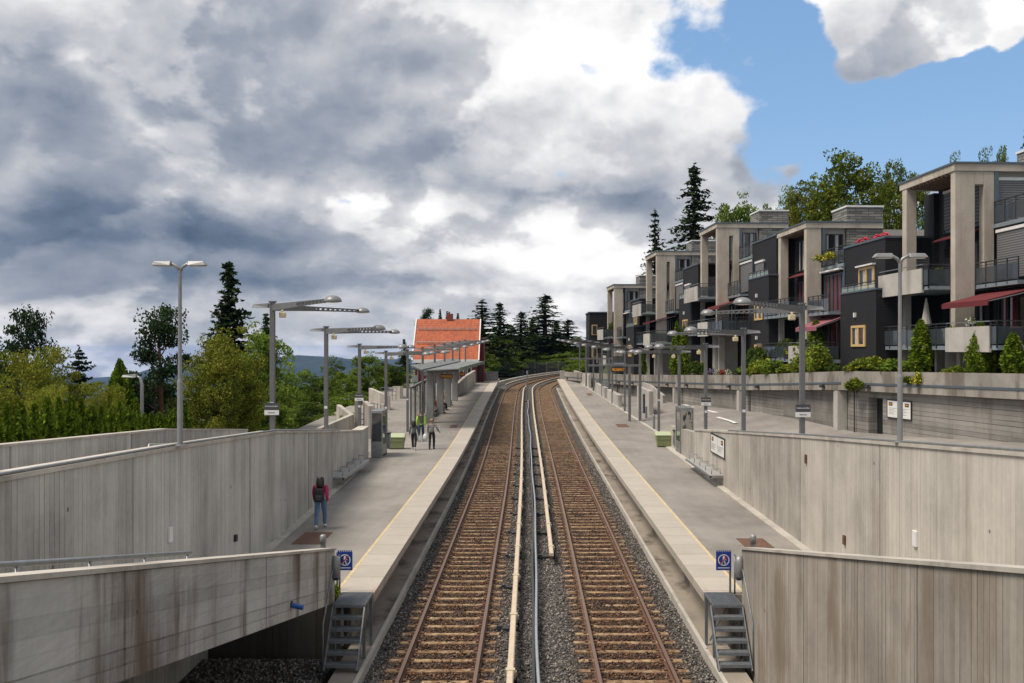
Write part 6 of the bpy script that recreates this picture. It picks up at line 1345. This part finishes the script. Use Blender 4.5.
# ---- planters on the podium
def pod_plant(key, px, top, wpx, lab, off=.75, cat='shrub', name='shrub', rad=.5, drop=.15, group='shrubs on the planter walls'):
    r = (px-529)/F; Y = (25.56+off)/(r+.177); x = r*Y; z = zt_pod(Y)-drop; h = max(.3, Z(top, Y)-z)*(1.25 if key == 'cone' else 1.0 if RAD.get(key) else 1.65)
    k = RAD.get(key)
    if k: plant(key, x, Y, z, wpx/2*Y/F/k, h/10., name, lab, cat, group)
    else: plant(key, x, Y, z, wpx*Y/F*1.3, h, name, lab, cat, group)
for a in (('thuja', 921, 320, 22, 'tall narrow conifer behind the right street lamp'), ('cone', 981, 332, 29, 'bright green cone shaped conifer on the nearest planter'), ('thuja', 1013, 333, 22, 'brownish narrow conifer at the right edge of the planter'),
    ('thuja2', 677, 322, 14, 'narrow conifer pair member farther left on the planter of the third unit'), ('thuja2', 684, 326, 12, 'narrow conifer pair member farther right on the planter of the third unit'), ('thuja2', 643, 352, 8, 'small dark conifer on the fourth planter')):
    pod_plant(*a, name='conifer', cat='conifer')
for a in (('bush_y', 862, 360, 30, 'yellow green shrub left end of the nearest planter'), ('bush_y', 880, 359, 30, 'dense round shrub left of the right street lamp'), ('bush', 896, 360, 28, 'mid green shrub behind the right lamp pole'), ('bush_y', 910, 364, 20, 'yellow green shrub between the lamp and the narrow conifer'),
    ('bush_y', 958, 367, 16, 'low yellow green mound left of the cone conifer'), ('bush_y', 948, 370, 14, 'flat yellow green mound nearest the cone conifer'), ('bush', 776, 362, 28, 'green shrub in the planter left of the first right mast'), ('bush_y', 760, 361, 26, 'yellow green shrub at the left end of the second planter'), ('sprig', 820, 350, 30, 'tall sprigged yellow green shrub in the second planter'),
    ('sprig', 806, 356, 26, 'sprigged shrub right of the first right mast'), ('bush_d', 833, 364, 12, 'small dark shrub beside the white pier'), ('bush_d', 755, 348, 24, 'tall dark bush behind the second planter'), ('bush_d', 697, 362, 16, 'small dark bush on the third planter'), ('bush', 748, 366, 22, 'low green shrub at the corner of the second planter'), ('bush_y', 790, 366, 22, 'low yellow green shrub right behind the first right mast')):
    pod_plant(*a)
for a in (('fl_w', 694, 369, 6, 'white flowers at the left of the third planter'), ('fl_p', 711, 369, 8, 'violet flowers on the third planter'), ('fl_w', 717, 369, 7, 'white flowers right of the violet ones'), ('fl_r', 722, 369.5, 6, 'red flowers on the third planter'), ('fl_w', 728, 369.5, 6, 'white flowers at the right of the third planter'), ('fl_p', 706, 369.5, 6, 'violet flowers farther left on the third planter')):
    pod_plant(*a, off=.45, name='flower_clump', cat='flowers', group='flowers on the third planter')
# hanging plants in front of the planter edge
def hanging(key, px, y0, y1, wpx, lab):
    r = (px-529)/F; Y = (25.56-.12)/(r+.177); x = r*Y; h = (y1-y0)/F*Y; plant(key, x, Y, Z(y1, Y), wpx*Y/F, h*1.1, 'hanging_plant', lab, 'hanging plant', 'plants trailing over the planter walls')
hanging('bush_y', 857, 374, 392, 26, 'shrub trailing over the planter wall above the dark door'); hanging('fl_y', 918, 366, 386, 16, 'yellow flowering shrub trailing beside the right street lamp'); hanging('bush', 908, 373, 384, 14, 'green shrub trailing just right of the lamp pole')
# plants on balconies (unit local -> world)
def on_unit(k, u, v, z, key, w, h, lab, name='potted_plant', cat='potted plant'):
    p = UN[k].location; c, s = cos(R(3)), sin(R(3)); roofz = (15.05, 14.28, 16.16, 15.5, 13.4)[k]
    x, y = p.x+u*c-v*s, p.y+u*s+v*c; kr = RAD.get(key)
    plant(key, x, y, roofz+z, (w/2/kr if kr else w), (h/10 if kr else h), name, lab, cat, 'plants on the balconies and terraces')
F2z, F1z, F3z = -5.65, -8.45, -2.85
on_unit(1, .55, -.9, F3z+.3, 'fl_y', 1.0, .75, 'yellow flowering pot on the terrace of the second unit, left one'); on_unit(1, .55, -2.3, F3z+.3, 'fl_y', 1.0, .8, 'yellow flowering pot on the terrace of the second unit, right one')
on_unit(1, -.3, -2.6, F1z, 'thuja', 1.1, 2.3, 'tall clipped conifer on the lower balcony of the second unit'); on_unit(1, -.4, -1.0, F1z, 'bush', 1.5, 1.8, 'green bush on the lower balcony of the second unit'); on_unit(1, -.5, .8, F1z, 'bush_y', 1.4, 1.2, 'rounded yellow green pot plant on the second unit lower balcony'); on_unit(1, -.4, 2.4, F1z, 'bush_d', 1.3, 2.0, 'dark bush at the left of the second unit lower balcony')
on_unit(0, -.5, -2.4, F1z+.8, 'fl_w', .7, .7, 'white flowering pot on the lower balcony of the nearest unit'); on_unit(0, -.5, -.6, F1z+.1, 'bush_y', .8, 1.1, 'small green pot plant behind the lower balcony glass of the nearest unit'); on_unit(0, -.6, 2.4, F2z+.2, 'fl_r', .8, .7, 'red flowering pot on the upper balcony of the nearest unit'); on_unit(0, -.3, .9, F2z+.1, 'bush', .6, 1.2, 'leafy pot plant beside the nearest portal leg')
on_unit(4, .2, 1.2, F2z, 'bush_d', 1.6, 2.6, 'dark bushy plant inside the open frame of the fifth unit'); on_unit(4, -.3, 4.2, F2z, 'bush', 1.4, 1.3, 'small green bush on the balcony of the fifth unit')
def parasol(k, u, v, z, lab):
    p = UN[k].location; c, s = cos(R(3)), sin(R(3)); x, y = p.x+u*c-v*s, p.y+u*s+v*c; t = thing('folded_parasol', lab, 'parasol', (x, y, z)); mb = MB(); mb.cyl((x, y, z), (x, y, z+2.35), .025, n=8); mesh('pole', mb, DARKM, t)
    mb = MB(); mb.lathe((x, y, z), [(.10, .95), (.26, 1.0), (.17, 1.5), (.09, 2.0), (.03, 2.3)], 10); mesh('canopy', mb, simple('cream canvas', (.42, .39, .34), .9), t, smooth=False)
parasol(0, -.4, 2.0, 15.05+F1z, 'folded cream parasol on the lower balcony of the nearest unit'); parasol(1, -.2, -4.3, 14.28-11.3, 'folded white parasol on the terrace of the second unit')
# low ground cover behind the zigzag wall
pts = []
t = plant('bush_y', X(328, 55), 55, zp(55)-.1, 1.6, 1.3, 'shrub', 'low yellow green shrub behind the sloping zigzag wall', 'shrub'); plant('bush_y', X(341, 60), 60, zp(60)-.1, 1.2, 1.5, 'shrub', 'low orange green shrub inside the zigzag walls', 'shrub')
plant('sprig', -4.25, 20.9, 1.0, .35, .45, 'weed', 'small green weed growing at the left stair head', 'weed')

# ================================================================ people
SKIN = simple('skin', (.42, .25, .17), .6, 0, .03); HAIRB = simple('black hair', (.012, .010, .010), .5, 0, .2, 30); HAIRY = simple('blonde hair', (.33, .19, .09), .5, 0, .2, 30); HAIRD = simple('short dark hair', (.035, .025, .02), .6)
def skin(name, V, E, Rr, m, parent, sub=2, root=0):
    me = bpy.data.meshes.new(name); me.from_pydata(V, E, []); me.materials.append(m); o = bpy.data.objects.new(name, me); COL.objects.link(o); o.parent = parent
    md = o.modifiers.new('skin', 'SKIN'); md.use_smooth_shade = True; md.branch_smoothing = .6
    L = me.skin_vertices[0].data
    for i, r in enumerate(Rr): L[i].radius = (r, r) if not isinstance(r, tuple) else r
    L[root].use_root = True; s = o.modifiers.new('sub', 'SUBSURF'); s.levels = sub; s.render_levels = sub; return o
def person(loc, rot, J, h, top, top_m, leg_m, shoe_m, hair, hair_m, lab, group='people on the left platform', vest=None, sleeve_m=None, boots=False):
    """J: joint dict in a 1.7 m frame, the figure looks along +y"""
    t = thing('person', lab, 'person', loc, group, rot, world=False); s = h/1.7; t.scale = (s*1.1, s*1.08, s)
    names = ['pelvis', 'waist', 'chest', 'neck0', 'neck', 'jaw', 'skull', 'crown']; rad = [.105, .088, .105, .07, .046, .068, .088, .055]
    V = [J[n] for n in names]; E = [(i, i+1) for i in range(7)]; Rr = list(rad)
    def add(p, par, r): V.append(tuple(p)); E.append((par, len(V)-1)); Rr.append(r); return len(V)-1
    add(Vector(J['jaw'])+Vector(J.get('face', (0, .10, .045))), 5, .014)      # nose
    for sd in ('l', 'r'):
        k = -1 if sd == 'l' else 1
        a = add(J['sh'+sd], 2, .052); a = add(J['el'+sd], a, .036); w = add(J['wr'+sd], a, .024)
        d = (Vector(J['wr'+sd])-Vector(J['el'+sd])).normalized(); side = Vector((0, 1, 0)); pm = Vector(J['wr'+sd])+d*.06; p_ = add(pm, w, .026)
        for q, (off, L) in enumerate(((-.028, .07), (-.010, .082), (.010, .076), (.027, .06))):
            b = pm+d*.025+side*off; f1 = add(b+d*L*.45, p_, .0085); add(b+d*L+Vector((-k*.015, 0, 0)), f1, .007)
        th = add(pm+side*.042+d*.005, p_, .010); add(pm+side*.055+d*.04, th, .008)
        a = add(J['hip'+sd], 0, .082); a = add(J['kn'+sd], a, .055); a = add(J['an'+sd], a, .036); add(Vector(J['an'+sd])+Vector(J['toe'+sd]), a, .03)
    skin('body', V, E, Rr, SKIN, t)
    # trousers
    V = [J['waist']]+[J['pelvis']]; E = [(0, 1)]; Rr = [.108, .128]
    for sd in 'lr':
        V.append(J['hip'+sd]); E.append((1, len(V)-1)); Rr.append(.098); V.append(J['kn'+sd]); E.append((len(V)-2, len(V)-1)); Rr.append(.068)
        V.append(tuple(Vector(J['an'+sd])+(Vector(J['kn'+sd])-Vector(J['an'+sd]))*.04)); E.append((len(V)-2, len(V)-1)); Rr.append(.054)
    skin('trousers', V, E, Rr, leg_m, t, root=1)
    for sd in 'lr':
        a = Vector(J['an'+sd]); tv = Vector(J['toe'+sd]); skin('shoe', [tuple(a+Vector((0, 0, .05 if not boots else .16))), tuple(a-tv*.15+Vector((0, 0, -.02))), tuple(a+tv*.6+Vector((0, 0, -.015))), tuple(a+tv*1.12+Vector((0, 0, -.022)))], [(0, 1), (1, 2), (2, 3)], [.046, .046, .044, .03], shoe_m, t)
    # jacket or sweater
    V = [J['pelvis'], J['waist'], J['chest'], tuple(Vector(J['neck0'])*.7+Vector(J['neck'])*.3)]; V[0] = tuple(Vector(J['pelvis'])+(Vector((0, 0, -.07)) if J['pelvis'][2] > .7 else Vector((0, 0, 0)))); E = [(0, 1), (1, 2), (2, 3)]; Rr = [.142, .128, .14, .07]
    for sd in 'lr':
        V.append(J['sh'+sd]); E.append((2, len(V)-1)); Rr.append(.072); V.append(J['el'+sd]); E.append((len(V)-2, len(V)-1)); Rr.append(.053); V.append(J['wr'+sd]); E.append((len(V)-2, len(V)-1)); Rr.append(.040)
    skin(top, V, E, Rr, top_m, t, root=2)
    if vest:
        V = [tuple(Vector(J['pelvis'])+Vector((0, 0, .03))), J['waist'], J['chest'], tuple(Vector(J['chest'])*.45+Vector(J['neck0'])*.55)]; skin('vest', V, [(0, 1), (1, 2), (2, 3)], [.146, .135, (.155, .15), .12], vest, t, root=2)
    H_ = Vector(J['skull'])
    if hair == 'long': skin('hair', [tuple(H_+Vector((0, -.02, .06))), tuple(H_+Vector((0, -.045, -.02))), tuple(H_+Vector((0, -.07, -.15))), tuple(H_+Vector((0, -.09, -.33)))], [(0, 1), (1, 2), (2, 3)], [.095, .118, .135, .12], hair_m, t)
    elif hair == 'bob': skin('hair', [tuple(H_+Vector((0, -.02, .06))), tuple(H_+Vector((0, -.04, -.03))), tuple(H_+Vector((0, -.05, -.12)))], [(0, 1), (1, 2)], [.09, .105, .075], hair_m, t)
    else: skin('hair', [tuple(H_+Vector((0, -.015, .06))), tuple(H_+Vector((0, -.032, -.01)))], [(0, 1)], [.088, .094], hair_m, t)
    return t
def walk(stride=.26, phase=1, arm=.12, lean=0.):
    f = phase; J = dict(pelvis=(0, 0, .92), waist=(0, .0, 1.07), chest=(0, .01, 1.27), neck0=(0, .0, 1.40), neck=(0, .01, 1.465), jaw=(0, .03, 1.53), skull=(0, .01, 1.60), crown=(0, .0, 1.665))
    for sd, k in (('l', -1), ('r', 1)):
        m = f*k   # +1: this leg forward
        J['hip'+sd] = (k*.085, 0, .88); J['kn'+sd] = (k*.095, stride*.55*m+.05, .48); J['an'+sd] = (k*.09, stride*m-(.06 if m < 0 else 0), .085 if m > 0 else .12); J['toe'+sd] = (k*.015, .15, -.045 if m > 0 else -.08)
        J['sh'+sd] = (k*.165, 0, 1.36); J['el'+sd] = (k*.195, -arm*m*.6-.02, 1.10); J['wr'+sd] = (k*.205, -arm*m*1.3+.06, .87)
    return J
def stripes_mat(name, c1, c2, per): return stripes(name, c1, c2, per, 2, .4, .9)
JEAN = simple('blue jeans', (.10, .19, .32), .9, 0, .25, 9); BLK = simple('black cloth', (.018, .018, .02), .9, 0, .2, 8); MAG = simple('magenta sweater', (.30, .02, .09), .9, 0, .15, 9)
WSH = simple('white shoes', (.65, .65, .66), .7, 0, .05); GREYJ = simple('grey jacket', (.11, .115, .125), .9, 0, .2, 12); HIVIS = simple('hi-vis yellow green', (.45, .75, .03), .8, 0, .06); OLIVE = simple('grey green vest', (.10, .125, .09), .9, 0, .15, 10); DJEAN = simple('dark jeans', (.035, .06, .12), .9, 0, .2, 9)
J = walk(.22, 1, .12); ppl = person((X(320.5, 28.6), 28.6, 1.1), R(4), J, 1.60, 'sweater', MAG, JEAN, WSH, 'long', HAIRB, 'woman in a magenta sweater and blue jeans walking alone by the left wall')
# her backpack is worn: a part-like load but lifted off on its own
t = thing('backpack', 'black backpack on the back of the woman in magenta', 'backpack', (ppl.location.x, ppl.location.y-.2, 1.95), rot=R(4), world=False)
t.scale = (.94,)*3
mb = MB(); mb.hexa([(-.15, -.13, -.02), (.15, -.13, -.02), (.15, .07, -.02), (-.15, .07, -.02)], [(-.12, -.09, .40), (.12, -.09, .40), (.12, .05, .40), (-.12, .05, .40)]); o = mesh('pack', mb, BLK, t, smooth=True, bevel=.05)
mb = MB(); mb.box(-.10, .10, -.18, -.125, .03, .2); mesh('front_pocket', mb, simple('dark grey cloth', (.05, .05, .055), .9), t, bevel=.025)
for k in (-1, 1): mb = MB(); mb.tube([(k*.09, .03, .38), (k*.11, .14, .42), (k*.12, .30, .34), (k*.125, .26, .1), (k*.12, .06, .04)], .018, 6); mesh('strap', mb, BLK, t, smooth=True)
GREYS = stripes_mat('grey striped jumper', (.30, .30, .31), (.10, .10, .11), .09)
J = walk(.20, -1, .1); person((X(414, 50.5), 50.5, zp(50)), R(-3), J, 1.60, 'jacket', GREYJ, BLK, WSH, 'long', HAIRB, 'girl with long black hair, grey jacket and black leggings on the left platform')
J = walk(.12, 1, .05); person((X(421, 54.5), 54.5, zp(54)), R(2), J, 1.78, 'jacket', HIVIS, DJEAN, BLK, 'short', HAIRD, 'man in a grey green vest with bright yellow sleeves on the left platform', vest=OLIVE)
J = walk(.12, 1, .08); J['elr'] = (.27, -.05, 1.12); J['wrr'] = (.36, .05, .95); w3 = person((X(431.8, 50.8), 50.8, zp(50)), R(0), J, 1.66, 'jumper', GREYS, BLK, BLK, 'bob', HAIRY, 'blonde woman in a grey striped jumper and black trousers on the left platform', boots=True)
def bag(x, y, z, lab, s=1.):
    t = thing('plastic_bag', lab, 'bag', (x, y, z), 'white bags carried by the walkers'); mb = MB(); mb.lathe((x, y, z), [(.06*s, 0), (.13*s, .05*s), (.14*s, .2*s), (.10*s, .34*s), (.03*s, .40*s)], 10); mesh('sack', mb, WHITE, t, smooth=True); mb = MB(); mb.tube([(x-.04, y, z+.37*s), (x, y, z+.5*s), (x+.04, y, z+.37*s)], .01, 5); mesh('handle', mb, WHITE, t)
bag(X(431.8, 50.8)-.36, 50.85, zp(50)+.42, 'white plastic bag held by the blonde woman'); bag(X(414, 50.5)+.27, 50.6, zp(50)+.40, 'white plastic bag held by the girl with long black hair', .85)
def seated(x, y, rot, top_m, leg_m, hair, hm, lab):
    z = zp(y); J = dict(pelvis=(0, 0, .50), waist=(0, -.03, .66), chest=(0, -.02, .86), neck0=(0, 0, .99), neck=(0, .02, 1.05), jaw=(0, .05, 1.12), skull=(0, .03, 1.19), crown=(0, .02, 1.255))
    for sd, k in (('l', -1), ('r', 1)):
        J['hip'+sd] = (k*.09, .04, .50); J['kn'+sd] = (k*.12, .45, .50); J['an'+sd] = (k*.11, .48, .09); J['toe'+sd] = (k*.01, .15, -.05); J['sh'+sd] = (k*.165, -.01, .95); J['el'+sd] = (k*.22, .08, .70); J['wr'+sd] = (k*.13, .28, .62)
    person((x, y, z), rot, J, 1.7, 'jacket', top_m, leg_m, BLK, hair, hm, lab, 'people waiting on the bench')
seated(-7.05, 73.3, R(-90), simple('red jacket', (.32, .03, .03), .9), DJEAN, 'short', HAIRD, 'seated person in a red jacket waiting under the canopy')
seated(-7.05, 76.0, R(-90), simple('blue jacket', (.03, .07, .2), .9), BLK, 'long', HAIRB, 'seated person in a blue jacket with long black hair under the canopy')
seated(-7.05, 80.5, R(-90), simple('rust jacket', (.28, .09, .04), .9), BLK, 'bob', HAIRY, 'seated person in a rust coloured jacket under the canopy')
# ================================================================ air
mb = MB(); mb.box(-13600, 13600, -13600, 13600, -500, 42)
m = bpy.data.materials.new('haze'); m.use_nodes = True; t_ = m.node_tree; t_.nodes.clear(); v_ = t_.nodes.new('ShaderNodeVolumePrincipled'); v_.inputs['Color'].default_value = (.22, .45, 1, 1); v_.inputs['Density'].default_value = 4e-5; v_.inputs['Anisotropy'].default_value = .2
o_ = t_.nodes.new('ShaderNodeOutputMaterial'); t_.links.new(v_.outputs[0], o_.inputs['Volume'])
struct('haze', mb, m, kind='stuff')
